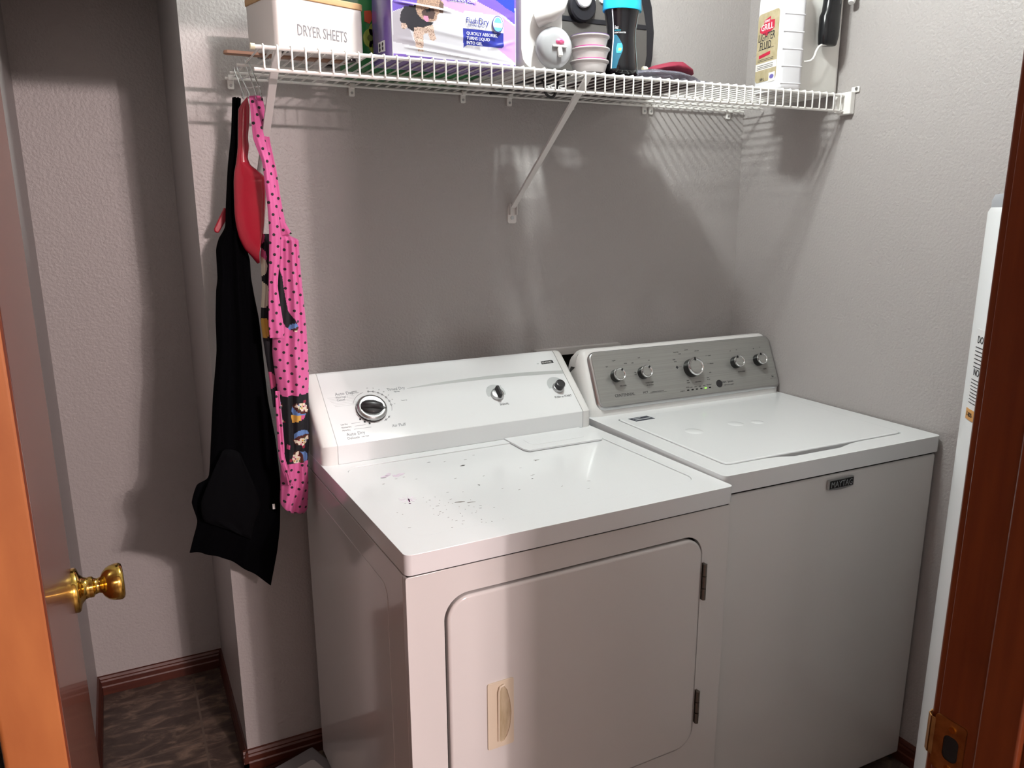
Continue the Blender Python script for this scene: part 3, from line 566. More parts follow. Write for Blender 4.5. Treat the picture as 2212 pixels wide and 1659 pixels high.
# ---------- wire shelf ----------
ZS=1.765
def shelf():
    T=thing('wire_shelf','long white wire shelf on the wall above the washer and dryer','shelf',(0,0,0))
    r=.0030; x0=-1.524; x1=-.012; yf=-.390
    m=M()
    n=int((x1-.012+1.506)/.0254)+1
    for k in range(n):
        x=-1.506+.0254*k
        m.tube([(x,-.004,ZS),(x,yf-.001,ZS),(x,yf-.0035,ZS-.003),(x,yf-.0035,ZS-.040),(x,yf-.001,ZS-.043)],.0019,6)
    m.build('cross_wires',wire_w,T)
    for y,z,rr in ((-.010,ZS-.004,.0030),(-.090,ZS-.0045,.0028),(-.190,ZS-.0045,.0028),(yf,ZS-.0045,.0036),(yf,ZS-.043,.0034)):
        M().tube([(x0,y,z),(x1,y,z)],rr,10).build('rail',wire_w,T)
    M().tube([(x0-.004,yf,ZS-.0045),(x0+.004,yf,ZS-.0045)],.0055,12).build('end_cap',mat('cream_cap','#e9e2c4',.4),T)
    # support brackets
    for x in (-1.479,-.805):
        m=M()
        a=Vector((x,yf+.004,ZS-.007)); b=Vector((x,-.012,1.478))
        d=(b-a).normalized(); nrm=Vector((0,-d.z,d.y)); w=.0076
        P=[]
        for p in (a,b):
            P.append([tuple(p+Vector((sx*w,0,0))+nrm*h) for sx,h in ((-1,0),(-1,.0065),(-.72,.0065),(-.72,.002),(.72,.002),(.72,.0065),(1,.0065),(1,0))])
        m.loft(P)
        m.prism(rrect(x-.013,1.437,x+.013,1.484,.006),0,.004,0,FX)
        m.box((x-.011,-.016,1.46),(x-.009,-.003,1.49)); m.box((x+.009,-.016,1.46),(x+.011,-.003,1.49))
        b_=m.build('support_bracket',mat('bracket_white','#d8d4d1',.35),T,bevel=.0006)
        M().prism(circ(x,1.452,.005,16),.004,.0065,0,FX).build('screw',chrome_s,b_)
    for x in (-1.512,-1.235,-.945,-.812,-.62,-.378,-.355,-.066):
        m=M(); m.prism(rrect(x-.007,ZS-.026,x+.007,ZS+.002,.003),0,.006,0,FX); m.box((x-.006,-.016,ZS-.008),(x+.006,-.004,ZS+.003))
        c=m.build('wall_clip',wire_w,T,bevel=.001); M().prism(circ(x,ZS-.018,.0032,12),.006,.0075,0,FX).build('screw',chrome_s,c)
    # end bracket on the right wall
    m=M(); m.box((-.018,-.412,ZS-.052),(-.0005,-.372,ZS+.004)); m.box((-.006,-.425,ZS+.001),(-.0005,-.400,ZS+.016)); m.prism(rrect(-.036,ZS-.048,-.014,ZS+.001,.003),.376,.384,0,FX)
    e=m.build('end_bracket',wire_w,T,bevel=.003,seg=3)
    M().prism(circ(-.425+.007,ZS+.010,.0042,14),0,.002,0,Matrix(((0,0,-1,-.006),(1,0,0,0),(0,1,0,0),(0,0,0,1)))).build('screw',chrome_s,e)
shelf()
# ---------- washer outlet box cover on the wall ----------
def outlet():
    T=thing('laundry_outlet_box','grey painted rectangular outlet box frame on the wall behind the machines','outlet box',(-.592,0,.98))
    g=mat('painted_plastic','#bab5b2',.5)
    m=M(); m.prism(rrect(-.145,-.10,.145,.102,.004,2),0,.020,0,FX,holes=[rrect(-.125,-.085,.125,.082,.004,2)]); m.build('frame',g,T,bevel=.002)
    M().box((-.126,-.003,-.086),(.126,-.001,.083)).build('recess',dark_gap,T)
    for x in (-.08,.08):
        M().lathe([(.014,0),(.014,.03),(.009,.034),(.009,.05)],20,0,Matrix.Translation((x,-.003,-.02))@Matrix.Rotation(PI/2,4,'X')).build('water_valve',brass,T)
outlet()
# ---------- things on the shelf ----------
def dsbox():
    a=math.radians(15.5); T=thing('storage_box','white lettered tin box with wooden lid at the left end of the shelf','box',(-1.473,-.350,ZS+.0018),a)
    w,d,h=.192,.125,.094; ms=mat('white_tin','#dedad7',.4)
    b=M().loft([[(x,y,z) for x,y in rrect(0,0,w,d,.010,5)] for z in (.004,h)]).build('box_body',ms,T,bevel=.001)
    M().loft([[(x,y,z) for x,y in rrect(-.002,-.002,w+.002,d+.002,.011,5)] for z in (h,h+.012)]).build('lid',wood_lt,T,bevel=.0015)
    for x in (.022,w-.022):
        for y in (.02,d-.02): M().lathe([(.011,0),(.011,.004)],20,0,Matrix.Translation((x,y,0))).build('foot',blk,T)
    m=M(); m.text('DRYER SHEETS',.0285,FX@Matrix.Translation((w*.5+.002,.030,.0004)),0,'CENTER',.58); m.build('box_lettering',mat('grey_ink','#77757a',.6),b,smooth=False)
dsbox()
def stick():
    m=M(); m.prism([(-.045,-.0115),(.19,-.0115),(.19,.0115),(-.045,.0115),(-.050,.006),(-.050,-.006)],0,.006)
    tag(m.build('wooden_stick',wood_st,bevel=.001,loc=(-1.507,-.262,ZS+.0018),rotz=0.0),'flat brown wooden stick poking out left behind the white box','stick')
stick()
def green_bag():
    T=thing('green_package','green plastic package with avocado print between white box and purple bag','package',(-1.155,-.118,ZS+.0018))
    g=mat('green_film','#1f6d3c',.3,var=((14,14,9),'#2c8549'))
    secs=[]
    for z,s in ((0,.9),(.01,1),(.12,1.03),(.22,.9),(.27,.5),(.275,.3)):
        secs.append([(x*s,y*s,z) for x,y in rrect(-.115,-.105,.182,.09,.018,5)])
    b=M().loft(secs).build('package_body',g,T,angle=60)
    m=M(); 
    for cx,cz,r in ((-.088,.075,.012),(-.098,.060,.014),(-.090,.045,.011)): m.prism(circ(cx,cz,r,20,1.3),.103,.1090,0,FX); m.prism(circ(cx,cz,r*.45,16),.1090,.1098,1,FX)
    m.prism([(-.108,.112),(-.094,.114),(-.090,.100),(-.098,.088),(-.108,.092)],.103,.1092,2,FX)
    m.build('package_print',[mat('avocado_green','#93a744',.5),mat('avocado_pit','#5c6b2b',.5),mat('orange_print','#cf5a3a',.5)],b,smooth=False)
green_bag()
def pads():
    T=thing('puppy_pad_bag','purple plastic bag of puppy pads with a small dog pictured on it','bag',(0,0,0))
    cols={'front':'#c9c7cf','lav':'#c49ad6','pur':'#6c54b8','blue':'#2b3fae','grey':'#a9a3ad','bot':'#7b5cb4','body':'#23222a','head':'#b59580','ear':'#6d5850','face':'#4b3a38','muz':'#15131a','tong':'#e08cae','leg':'#cdb2a4','white':'#efeff2','lblue':'#2a3390','film':'#7a5fb0','hair':'#8d7468'}
    idx={};mats=[]
    for k,c in cols.items(): idx[k]=len(mats); mats.append(mat('film_'+k,c,.22,coat=.4))
    y0=-.3565
    # body
    sec=[(-1.250,-.236),(-1.2525,-.30),(-1.2515,-.346),(-1.247,-.3555),(-.976,-.3555),(-.970,-.34),(-.968,-.236)]
    secs=[]
    for z,s in ((0,.96),(.006,1),(.10,1.0),(.24,.99),(.29,.95),(.31,.93)):
        secs.append([(-1.11+(x+1.11)*s,-.29+(y+.29)*(s if z<.2 else s*(1-(z-.2)*3.4)),ZS+.0018+z) for x,y in sec])
    b=M().loft(secs).build('bag_body',mats[idx['film']],T,angle=25)
    regs=[('lav',A_lav),('pur',A_pur),('lav',[(-1.095,1.895),(-1.07,1.89),(-1.01,1.87),(-.975,1.838),(-.975,1.80),(-1.01,1.85),(-1.06,1.876)]),('blue',A_blue),('grey',A_grey),('bot',A_bot),('body',D_body),('leg',D_leg1),('leg',D_leg2),('leg',D_tail),('head',D_head),('ear',D_ear),('face',D_face),('muz',D_muz),('tong',D_tong),('white',L_white),('lblue',L_blue)]
    m=M(); nx,nz=230,100; xa,xb=-1.2495,-.9735; za,zb=ZS+.004,ZS+.16
    def cre(x,z):
        d=0
        for zc,sl,w,a,xs,xe in ((1.871,-.075,.0022,.0030,-1.245,-1.12),(1.789,-.075,.0018,.0028,-1.225,-1.0),(1.83,-.12,.005,.0014,-1.2,-.98),(1.805,-.10,.004,.0014,-1.24,-.98),(1.782,-.06,.004,.002,-1.2,-.975),(1.85,.16,.005,.0012,-1.08,-.98),(1.80,.3,.004,.0016,-1.04,-.975),(1.775,-.03,.003,.0016,-1.24,-1.0)):
            if xs<x<xe:
                e=math.sin(PI*(x-xs)/(xe-xs))**.5; d+=a*e*math.exp(-((z-(zc+sl*(x-xs)))/w)**2)
        return d
    vs=[];fs=[];mi=[]
    for j in range(nz+1):
        for i in range(nx+1):
            x=xa+(xb-xa)*i/nx; z=za+(zb-za)*j/nz
            ed=min(i,nx-i,j)/6; vs.append((x,y0-.001-cre(x,z)-.004*math.sin(PI*i/nx)*math.sin(PI*min(1,j/60)/2),z))
    for j in range(nz):
        for i in range(nx):
            a=j*(nx+1)+i; fs.append((a,a+1,a+nx+2,a+nx+1)); x=xa+(xb-xa)*(i+.5)/nx; z=za+(zb-za)*(j+.5)/nz
            k='front' if z<1.885 else 'pur'
            for nm,P in regs:
                if inpoly(x,z,P): k=nm
            if k in('head','leg') and random.random()<(.22 if k=='leg' else .38): k='hair'
            mi.append(idx[k])
    m.v=vs;m.f=fs;m.mi=mi
    fr=m.build('printed_front',mats,T,angle=80,fix=False); fr['label']='printed front with a small black and tan dog'
    so=fr.modifiers.new('solid','SOLIDIFY'); so.thickness=.0006; so.offset=-1
    m=M(); yy=.3565+.0066
    slope=math.radians(0)
    tx=lambda x,z,b_,s_,mi_,sx=.9,sh=0: m.text(b_,s_,FX@Matrix.Translation((x,z,yy)),mi_,'LEFT',sx,shear=sh)
    tx(-1.0905,1.8445,'Flash',.0165,0,.80); tx(-1.0625,1.8440,'Dry',.0185,0,.80); tx(-1.0895,1.8385,'TECHNOLOGY',.0062,0,1.0)
    tx(-1.0905,1.8225,'QUICKLY ABSORBS,',.0086,1,.93); tx(-1.0905,1.8135,'TURNS LIQUID',.0086,1,.93); tx(-1.0905,1.8045,'INTO GEL',.0086,1,.93)
    tx(-1.130,1.8835,'LAVENDER SCENT',.0086,1,.93)
    m.prism(circ(-1.0185,1.8485,.0125,28,1.3),yy-.0003,yy+.0001,0,FX); m.prism(circ(-1.0185,1.8485,.0112,28,1.3),yy,yy+.0003,1,FX)
    m.prism([(-1.028,1.842),(-1.009,1.842),(-1.012,1.836),(-1.0185,1.834),(-1.025,1.836)],yy+.0002,yy+.0005,2,FX); m.prism([(-1.0275,1.851),(-1.0095,1.851),(-1.013,1.859),(-1.0185,1.862),(-1.024,1.859)],yy+.0002,yy+.0005,2,FX)
    m.build('printed_lettering',[mat('navy_print','#232c86',.4),mat('white_print','#f2f2f4',.4),mat('sky_print','#6fb3e6',.4)],fr,smooth=False)
    SX=Matrix(((0,0,-1,-1.2518),(-1,0,0,0),(0,1,0,0),(0,0,0,1)))
    m=M(); m.prism([(.279,1.789),(.322,1.785),(.322,1.806),(.279,1.808)],0,.0012,0,SX)
    for dx in (0,.006):
        for dz in (0,.007): m.prism(circ(.290+dx*3.2,1.7925+dz*1.15,.0045,12,.8),.0012,.0016,1,SX)
    m.build('square_mark',[mat('white_print','#f2f2f4',.4),blk_print],b,smooth=False)
pads()
def jug():
    T=thing('detergent_jug','white plastic detergent jug lying on its side with clear round dispenser cap','jug',(-.918,-.36,ZS+.0018))
    wp=mat('jug_plastic','#e4e1df',.33)
    # body: jug on its side, base toward the wall, front end faces the room
    secs=[]
    for y,s in ((0,.90),(.008,.97),(.03,1),(.31,1),(.335,.95),(.342,.86)):
        P=[]
        for x,z in rrect(-.0485,0,.062,.205,.034,6): P.append((x*s,y,.10+(z-.10)*s if z>.02 else z+.10*(1-s)*.2))
        secs.append(P)
    M().loft(secs).build('jug_body',wp,T,angle=60)
    m=M(); m.tube([(.047,-.004,.155),(.040,-.022,.143),(.030,-.028,.122),(.012,-.024,.108),(-.008,-.004,.100)],[.016,.0165,.017,.018,.018],14)
    m.tube([(.047,-.004,.145),(.050,-.022,.17),(.050,-.024,.19),(.046,-.004,.205)],[.015,.015,.015,.014],12); m.build('handle',wp,T,angle=70)
    X=Matrix.Translation((.026,-.002,.0435))@Matrix.Rotation(PI/2,4,'X')
    cl=mat('frosted_plastic','#dfe0e4',.22,trans=.5)
    c=M().lathe([(.030,-.002),(.034,.003),(.0415,.008),(.0425,.016),(.040,.024),(.033,.029),(.018,.031),(.003,.0312)],44,0,X).build('dispenser_cap',cl,T,angle=60); c['label']='translucent round cap covering the dispenser tap'
    m=M(); m.box((-.013,-.002,.031),(.022,.003,.036),0,X); m.tube([(.004,-.002,.032),(.005,-.02,.036)],.0055,12,0,X); m.build('tap',wp,c,bevel=.0015)
    m=M(); m.lathe([(.010,0),(.010,.002),(.005,.005)],20,0,X@Matrix.Translation((.006,.010,.031)),1,.6); m.build('tap_button',mat('pink_plastic','#d45c86',.4),c)
jug()
def cups():
    cw=mat('cup_white','#e2dcdd',.35); cr=mat('cup_rim_shade','#b9b0b0',.4)  # rim grey puts the shade under each lid into the colour
    pk=mat('pink_label','#c9539a',.5)
    labs=['top white plastic cup of the stack of three','middle white plastic cup of the stack of three','bottom white plastic cup of the stack, resting on the wires']
    z=ZS+.0105; hs=.0262
    for k in (2,1,0):
        T=thing('plastic_cup',labs[k],'cup',(-.764+(.002 if k==1 else 0),-.318,z),0,'stacked white plastic cups'); z+=hs
        M().lathe([(.034,0),(.0365,.003),(.0400,.016),(.0405,.018)],40).build('cup_body',cw,T,angle=50)
        M().lathe([(.0405,.0180),(.0445,.0225),(.0448,.0240),(.0440,.0258),(.030,.0258)],40).build('rim',cr,T,angle=50)
        if k<2: M().lathe([(.0362,.0004),(.0368,.0030)],40).build('label_edge',pk,T)
        if k==0:
            M().prism(circ(0,0,.0445,36),.0259,.0266).build('printed_lid',[mat('lid_purple','#8a6bb0',.4)],T)
cups()
def bottle():
    T=thing('scent_bottle','black waisted plastic bottle with bright blue cap','bottle',(-.678,-.318,ZS+.0105))
    bp_=mat('black_bottle','#101014',.16,coat=.3); tl=mat('blue_cap','#27b7dd',.4)
    M().lathe([(.036,0),(.0425,.004),(.0425,.018),(.0395,.045),(.0355,.078),(.0360,.100),(.0410,.128),(.0435,.142)],48,0,None,1,.80).build('bottle_body',bp_,T,angle=60)
    M().lathe([(.0470,.1395),(.0478,.1425),(.0445,.20),(.038,.23),(.02,.237)],48,0,None,1,.80).build('cap',tl,T,angle=50)
    def surf(a,z,o=.0006):
        pr=[(0,.036),(.004,.0425),(.018,.0425),(.045,.0395),(.078,.0355),(.100,.036),(.128,.041),(.142,.0435)]
        for (z0,r0),(z1,r1) in zip(pr,pr[1:]):
            if z0<=z<=z1: r=r0+(r1-r0)*(z-z0)/(z1-z0); break
        r+=o; return (r*math.cos(a),r*math.sin(a)*.8,z)
    def wrap(m,P,mi,o=.0006):
        # P: list of (angle deg, z) strips (left edge, right edge) per z
        v=[];f=[]
        for z,a0,a1 in P:
            for k in range(9): v.append(surf(math.radians(a0+(a1-a0)*k/8),z,o))
        for j in range(len(P)-1):
            for k in range(8): a=j*9+k; f.append((a,a+1,a+10,a+9))
        m.add(v,f,mi)
    m=M()
    wrap(m,[(z,-51,-46) for z in (.004,.02,.045,.078,.1,.12,.139)],0); wrap(m,[(z,-36,-33) for z in (.004,.02,.045,.078,.1)],1)
    wrap(m,[(.012,-150,-132),(.03,-150,-125),(.05,-150,-112),(.062,-150,-112),(.078,-150,-128),(.085,-150,-138)],2)
    wrap(m,[(.045,-134,-118),(.055,-136,-113),(.066,-132,-117)],3,.0011); wrap(m,[(.050,-128,-118),(.056,-127,-117)],4,.0014)
    wrap(m,[(.012,-152,-148),(.05,-152,-148),(.08,-152,-148),(.11,-152,-149),(.138,-153,-149)],5,.001)
    m.build('bottle_print',[mat('grey_teal','#8fa3a6',.4),mat('dark_stripe','#5c5455',.5),mat('print_teal','#1d5a72',.4),mat('print_aqua','#3fa6bd',.4),mat('print_lime','#c9dc6c',.4),mat('white_print','#f2f2f4',.4)],T,angle=60)
    m=M()
    def wt(s_,size,a,z,mi=0):
        t=M(); t.text(s_,size,Matrix.Identity(4),0,'LEFT',.8,shear=.2); m.add([surf(math.radians(a)+x/.036,z+y,.0008+zz) for x,y,zz in t.v],t.f,mi)
    wt('les',.011,-146,.097); wt('IN-WASH',.0045,-146,.0925,1); wt('SCENT BOOSTER',.0045,-146,.0875); 
    m.build('bottle_lettering',[mat('white_print','#f2f2f4',.4),mat('print_aqua','#3fa6bd',.4)],T,smooth=False)
bottle()
def appliance():
    T=thing('countertop_appliance','dark grey appliance with black rim and knob standing behind the blue-capped bottle','appliance',(-.63,-.13,ZS+.0018))
    g=mat('grey_panel','#5b5856',.4,.3); k=mat('black_trim','#1b1b20',.35)
    def pr(e): 
        P=[]
        for x,z in [(-.2252,0),(.150,0),(.172,.03),(.185,.10),(.187,.16),(.178,.22),(.160,.27),(.13,.30),(-.195,.30),(-.2252,.27)]: P.append((x-(e if x>0 else -e),min(max(z,e),.30-e)))
        return P
    M().prism(pr(0),-.105,0,0,FX).build('housing',k,T,bevel=.008,seg=3)
    M().prism([(-.185,.012),(.136,.012),(.152,.05),(.160,.10),(.158,.16),(.148,.20),(.13,.25),(.11,.285),(-.16,.285),(-.185,.26)],0,.004,0,FX).build('front_panel',g,T,bevel=.002)
    M().box((-.18,-.0062,.162),(.155,-.003,.1735)).build('panel_band',k,T,bevel=.001)
    kb=M().lathe([(.038,0),(.038,.014),(.034,.018),(.005,.018)],40,0,Matrix.Translation((-.048,-.004,.198))@Matrix.Rotation(PI/2,4,'X')).build('dial',k,T,bevel=.0)
    M().lathe([(.0215,.017),(.0215,.026),(.019,.028),(.002,.028)],36,0,Matrix.Translation((-.052,-.004,.212))@Matrix.Rotation(PI/2,4,'X')).build('dial_face',mat('dial_silver','#d5d5d6',.3,.4),kb)
    for x in (-.012,.014):
        M().lathe([(.0075,0),(.0070,.005),(.003,.007)],24,0,Matrix.Translation((x,-.004,.2185))@Matrix.Rotation(PI/2,4,'X')).build('button',mat('button_white','#dededd',.3),T)
appliance()
def grille():
    # dark folded fabric lying flat on the wires
    m=M(); nx,ny=36,16; v=[];f=[]
    for s in (0,1):
        for j in range(ny+1):
            for i in range(nx+1):
                x=-.47+.37*(i/nx-.5)*2*.5*2*.5*2; x=-.600+.305*(i/nx-.5); y=-.240+.215*(j/ny-.5)*(1+.06*math.sin(i*.5))
                h=.0022+(.0055+.0015*math.sin(i*.7+j*.4)+.0012*math.sin(j*1.3))*s*min(1,min(i,nx-i,j,ny-j)/2+.15)
                v.append((x,y,ZS+h))
    n=(nx+1)*(ny+1)
    for j in range(ny):
        for i in range(nx): a=j*(nx+1)+i; f.append((a,a+nx+1,a+nx+2,a+1)); f.append((a+n,a+n+1,a+n+nx+2,a+n+nx+1))
    for i in range(nx): f.append((i,i+1,i+1+n,i+n)); a=ny*(nx+1)+i; f.append((a,a+n,a+n+1,a+1))
    for j in range(ny): a=j*(nx+1); f.append((a,a+n,a+n+nx+1,a+nx+1)); a+=nx; f.append((a,a+nx+1,a+n+nx+1,a+n))
    m.add(v,f); return m
def small_stuff():
    m=M(); m.loft([[(x,w*math.cos(a),h*.5+h*.5*math.sin(a)*(1+.1*math.sin(3*a))) for a in [2*PI*k/16 for k in range(16)]] for x,w,h in ((0,.06,.004),(.006,.09,.012),(.025,.102,.016),(.042,.095,.013),(.050,.06,.005))])
    tag(m.build('black_pouch',mat('black_fabric','#141216',.8),loc=(-.853,-.238,ZS+.0022),angle=70),'small soft black pouch on the wires behind the jug cap, sized to block light','pouch')  # dark bundle, widened to stop light leaking through the deck
    # maroon drawstring pouch
    mr=mat('maroon_cloth','#7c1f35',.75,bump=(60,.4,.004))
    T=thing('drawstring_pouch','maroon cloth pouch with a cream cord stop on top of a clear bag','pouch',(-.505,-.27,ZS+.034))
    secs=[]
    for x,w,h in ((-.060,.008,.008),(-.050,.022,.014),(-.03,.034,.019),(0,.040,.026),(.03,.038,.028),(.055,.030,.020),(.072,.012,.008)):
        secs.append([(x,w*math.cos(a)*(1+.1*math.sin(3*a+x*60)),h*.5+h*.5*math.sin(a)*(1+.12*math.sin(4*a))) for a in [2*PI*k/18 for k in range(18)]])
    M().loft(secs).build('pouch_body',mr,T,angle=70)
    M().lathe([(.005,0),(.0062,.003),(.0062,.010),(.005,.013)],16,0,Matrix.Translation((-.080,-.006,.006))@Matrix.Rotation(PI/2,4,'Y')).build('cord_stop',mat('cream_plastic','#e6dfc4',.4),T)
    # clear zip bag
    cl=mat('clear_film','#b9b9cc',.12,trans=.75,alpha=.75,bump=(45,.8,.01))
    T=thing('zip_bag','clear plastic zip bag with cables lying under the maroon pouch','plastic bag',(-.535,-.285,ZS+.0105))
    secs=[]
    for x,w,h in ((-.115,.045,.006),(-.09,.055,.018),(-.04,.060,.024),(.02,.060,.022),(.06,.055,.014),(.085,.045,.004),(.115,.045,.0015)):
        secs.append([(x,w*math.cos(a),h*.5+h*.5*math.sin(a)*(1+.15*math.sin(5*a+x*40))+.001) for a in [2*PI*k/20 for k in range(20)]])
    M().loft(secs).build('film',cl,T,angle=80)
    m=M(); P=[(-.07+.012*k,.022*math.sin(k*1.5),.010+.004*math.cos(k)) for k in range(12)]; m.tube(P,.0025,8); m.build('cable',mat('white_cable','#e8e8ec',.4),T)
    M().box((.085,-.047,.0008),(.098,.047,.0028)).build('zip_strip',mat('zip_white','#d8d8e0',.4),T,bevel=.0008)
    # dark fabric
    tag(grille().build('folded_fabric',mat('plum_cloth','#2c1320',.85),angle=70),'dark plum folded fabric lying flat on the shelf wires','fabric')
    # black cord loop hanging through the wires
    m=M(); P=[(-.93+.0,-.16,ZS+.006),(-.885,-.20,ZS+.005),(-.855,-.24,ZS+.004),(-.845,-.25,ZS-.006),(-.842,-.25,ZS-.024),(-.832,-.25,ZS-.034),(-.820,-.25,ZS-.034),(-.812,-.25,ZS-.022),(-.808,-.25,ZS-.004),(-.80,-.245,ZS+.006),(-.76,-.21,ZS+.006)]
    Q=[]
    for k in range(len(P)-1):
        for j in range(4):
            t=j/4; p0=Vector(P[max(k-1,0)]);p1=Vector(P[k]);p2=Vector(P[k+1]);p3=Vector(P[min(k+2,len(P)-1)])
            Q.append(.5*((2*p1)+(-p0+p2)*t+(2*p0-5*p1+4*p2-p3)*t*t+(-p0+3*p1-3*p2+p3)*t**3))
    m.tube(Q,.0032,10); tag(m.build('charging_cable',blk_m,angle=70),'thin black cable looping down through the shelf wires beside the cups','cable')
    m=M(); m.loft([[(x,.006*math.cos(a),.003*math.sin(a)) for a in [2*PI*k/10 for k in range(10)]] for x in (0,.03,.06)]); o=m.build('black_strap',blk_m,loc=(-.905,-.085,ZS-.010),rotz=.25); o.rotation_euler.y=-.12
    tag(o,'short black strap end poking below the shelf under the white jug','strap')
small_stuff()
def lighter():
    T=thing('lighter_fluid_bottle','white ribbed plastic bottle of lighter fluid with tan label','bottle',(-.240,-.376,ZS+.0018),math.radians(-10))
    wp=mat('hdpe_white','#e6e6ea',.35); w,d=.072,.112
    secs=[]
    for z,s in ((0,.93),(.004,.98),(.01,1),(.20,1),(.225,.985),(.245,.93),(.262,.80),(.275,.6),(.285,.36),(.300,.30)):
        secs.append([(w/2+(x-w/2)*s,d/2+(y-d/2)*s,z) for x,y in rrect(0,0,w,d,.014,5)])
    b=M().loft(secs).build('bottle_body',wp,T,angle=50)
    M().lathe([(.017,.298),(.017,.325),(.014,.328)],28,0,Matrix.Translation((w/2,d/2,0))).build('cap',mat('red_cap','#b3202c',.4),T)
    for k in range(6):
        m=M(); z=.014+.0405*k; P=[(x,-.0022+.0012*math.sin((x)/w*PI)-.0004,z) for x in [.006+.06*i/10 for i in range(11)]]
        m.tube([(x,-.0002,z) for x in [.006+.06*i/10 for i in range(11)]],.0013,8)
        m.build('rib',wp,b)
    # label on the left face: local coords (u along depth, z)
    X=Matrix(((0,0,-1,0),(-1,0,0,d),(0,1,0,0),(0,0,0,1)))   # label x 0..d runs from back to front
    m=M(); m.prism(rrect(.010,.026,.100,.192,.010,5),0,.0006,0,X)
    m.box((.0102,.055,.0006),(.0998,.072,.0009),1,X); m.box((.070,.022,.0006),(.0960,.044,.0009),1,X); m.prism(circ(.083,.034,.009,20,.6),.0009,.0011,5,X)
    lb=m
    m.prism([(.020,.160),(.036,.163),(.036,.174),(.064,.180),(.064,.171),(.082,.169),(.082,.150),(.050,.136),(.020,.148)],.0006,.0010,2,X)
    m.prism([(.022,.084),(.070,.089),(.070,.097),(.022,.092)],.0006,.0010,2,X)
    for z in (.0765,.080,.1045): m.box((.018,z,.0006),(.085,z+.001,.0008),3,X)
    for z in (.058,.0615,.066): m.box((.016,z,.0009),(.085,z+.0012,.0011),3,X)
    l=m.build('label',[mat('tan_label','#b3a688',.5,var=((30,60,60),'#a69a78')),mat('label_cream','#e8e3dc',.5),mat('label_red','#b8213f',.4),blk_print,plastic_w,mat('label_violet','#6b63a8',.5)],T,smooth=False)
    l['label']='tan label reading LIGHTER FLUID'
    m=M(); X2=X@Matrix.Translation((0,0,.0011))
    m.text('EXPERT',.0082,X2@Matrix.Translation((.050,.168,0)),1,'CENTER',.85); m.text('GRILL',.0215,X2@Matrix.Translation((.051,.150,0)),1,'CENTER',.95)
    m.text('LIGHTER',.0270,X2@Matrix.Translation((.051,.1250,0)),0,'CENTER',.68); m.text('FLUID',.0270,X2@Matrix.Translation((.048,.1045,0)),0,'CENTER',.70)
    m.text('1.89 L',.0105,X2@Matrix.Translation((.040,.028,0)),0,'CENTER',.9)
    m.build('label_lettering',[blk_print,mat('white_print','#f2f2f4',.4)],l,smooth=False)
lighter()
def can():
    T=thing('plastic_canister','large white rectangular canister standing at the right end of the shelf','canister',(-.134,-.340,ZS+.0018),math.radians(-8))
    wp=mat('canister_white','#f2f1ec',.33); w,d=.128,.16
    secs=[[(x+w/2*(1-s)*0,y,z) for x,y in rrect(w/2*(1-s),d/2*(1-s),w-w/2*(1-s),d-d/2*(1-s),.012,5)] for z,s in ((0,.95),(.006,1),(.26,1),(.29,.9),(.305,.5))]
    b=M().loft(secs).build('canister_body',wp,T,angle=45)
    M().lathe([(.02,.30),(.02,.33),(.016,.333)],24,0,Matrix.Translation((w/2,d/2,0))).build('cap',mat('red_cap','#b3202c',.4),T)
    X=Matrix(((0,0,-1,0),(-1,0,0,d),(0,1,0,0),(0,0,0,1)))
    m=M(); m.prism(rrect(.02,.025,.148,.215,.014),0,.0006,0,X); m.prism(rrect(.022,.115,.146,.213,.012),.0006,.0009,1,X); m.box((.022,.03,.0006),(.146,.045,.0009),2,X)
    m.build('label',[mat('label_cream2','#cfcabf',.5),mat('label_maroon','#5c1228',.4),mat('label_olive','#4c4a2c',.5)],T,smooth=False)
    # hand tool with black grip hanging in front, on the shelf edge
    T=thing('paint_roller_frame','black plastic grip with bent white wire leaning on the canister','paint roller',(0,0,0))
    secs=[]
    for z,x0,x1,dy in ((1.881,-.109,-.049,.013),(1.884,-.111,-.047,.016),(1.905,-.113,-.041,.018),(1.925,-.113,-.040,.018),(1.948,-.113,-.041,.018),(1.962,-.106,-.041,.017),(1.984,-.103,-.042,.017),(2.01,-.102,-.040,.017),(2.05,-.100,-.042,.017),(2.07,-.092,-.05,.012)):
        cx=(x0+x1)/2;rx=(x1-x0)/2*.82; secs.append([(cx+rx*math.copysign(abs(math.cos(a))**.8,math.cos(a)),-.375+dy*math.copysign(abs(math.sin(a))**.8,math.sin(a)),z) for a in [2*PI*k/24 for k in range(24)]])
    M().loft(secs).build('grip',blk,T,angle=50)
    P=[(-.078,-.375,1.884),(-.090,-.377,1.8825),(-.104,-.379,1.8795),(-.114,-.380,1.874),(-.121,-.380,1.864),(-.125,-.380,1.853),(-.130,-.380,1.845),(-.138,-.379,1.839),(-.150,-.378,1.8365),(-.160,-.377,1.836)]
    Q=[(-.160,-.377,1.836),(-.164,-.374,1.830),(-.165,-.3715,1.818),(-.165,-.3715,ZS+.004)]
    m=M(); m.tube(P,.0028,10); m.build('wire',wire_w,T,angle=70)
    # white peg on the right wall
    T=thing('wall_peg','small white peg sticking out of the right wall above the shelf bracket','peg',(0,-.386,1.990))
    M().tube([(0,0,.03),(-.012,-.004,.018),(-.028,-.010,-.004),(-.030,-.011,-.008)],[.008,.0085,.009,.007],16).build('peg_body',plastic_w,T,angle=60)
    M().box((-.006,-.02,.02),(0,.02,.07)).build('peg_plate',plastic_w,T,bevel=.002)
can()
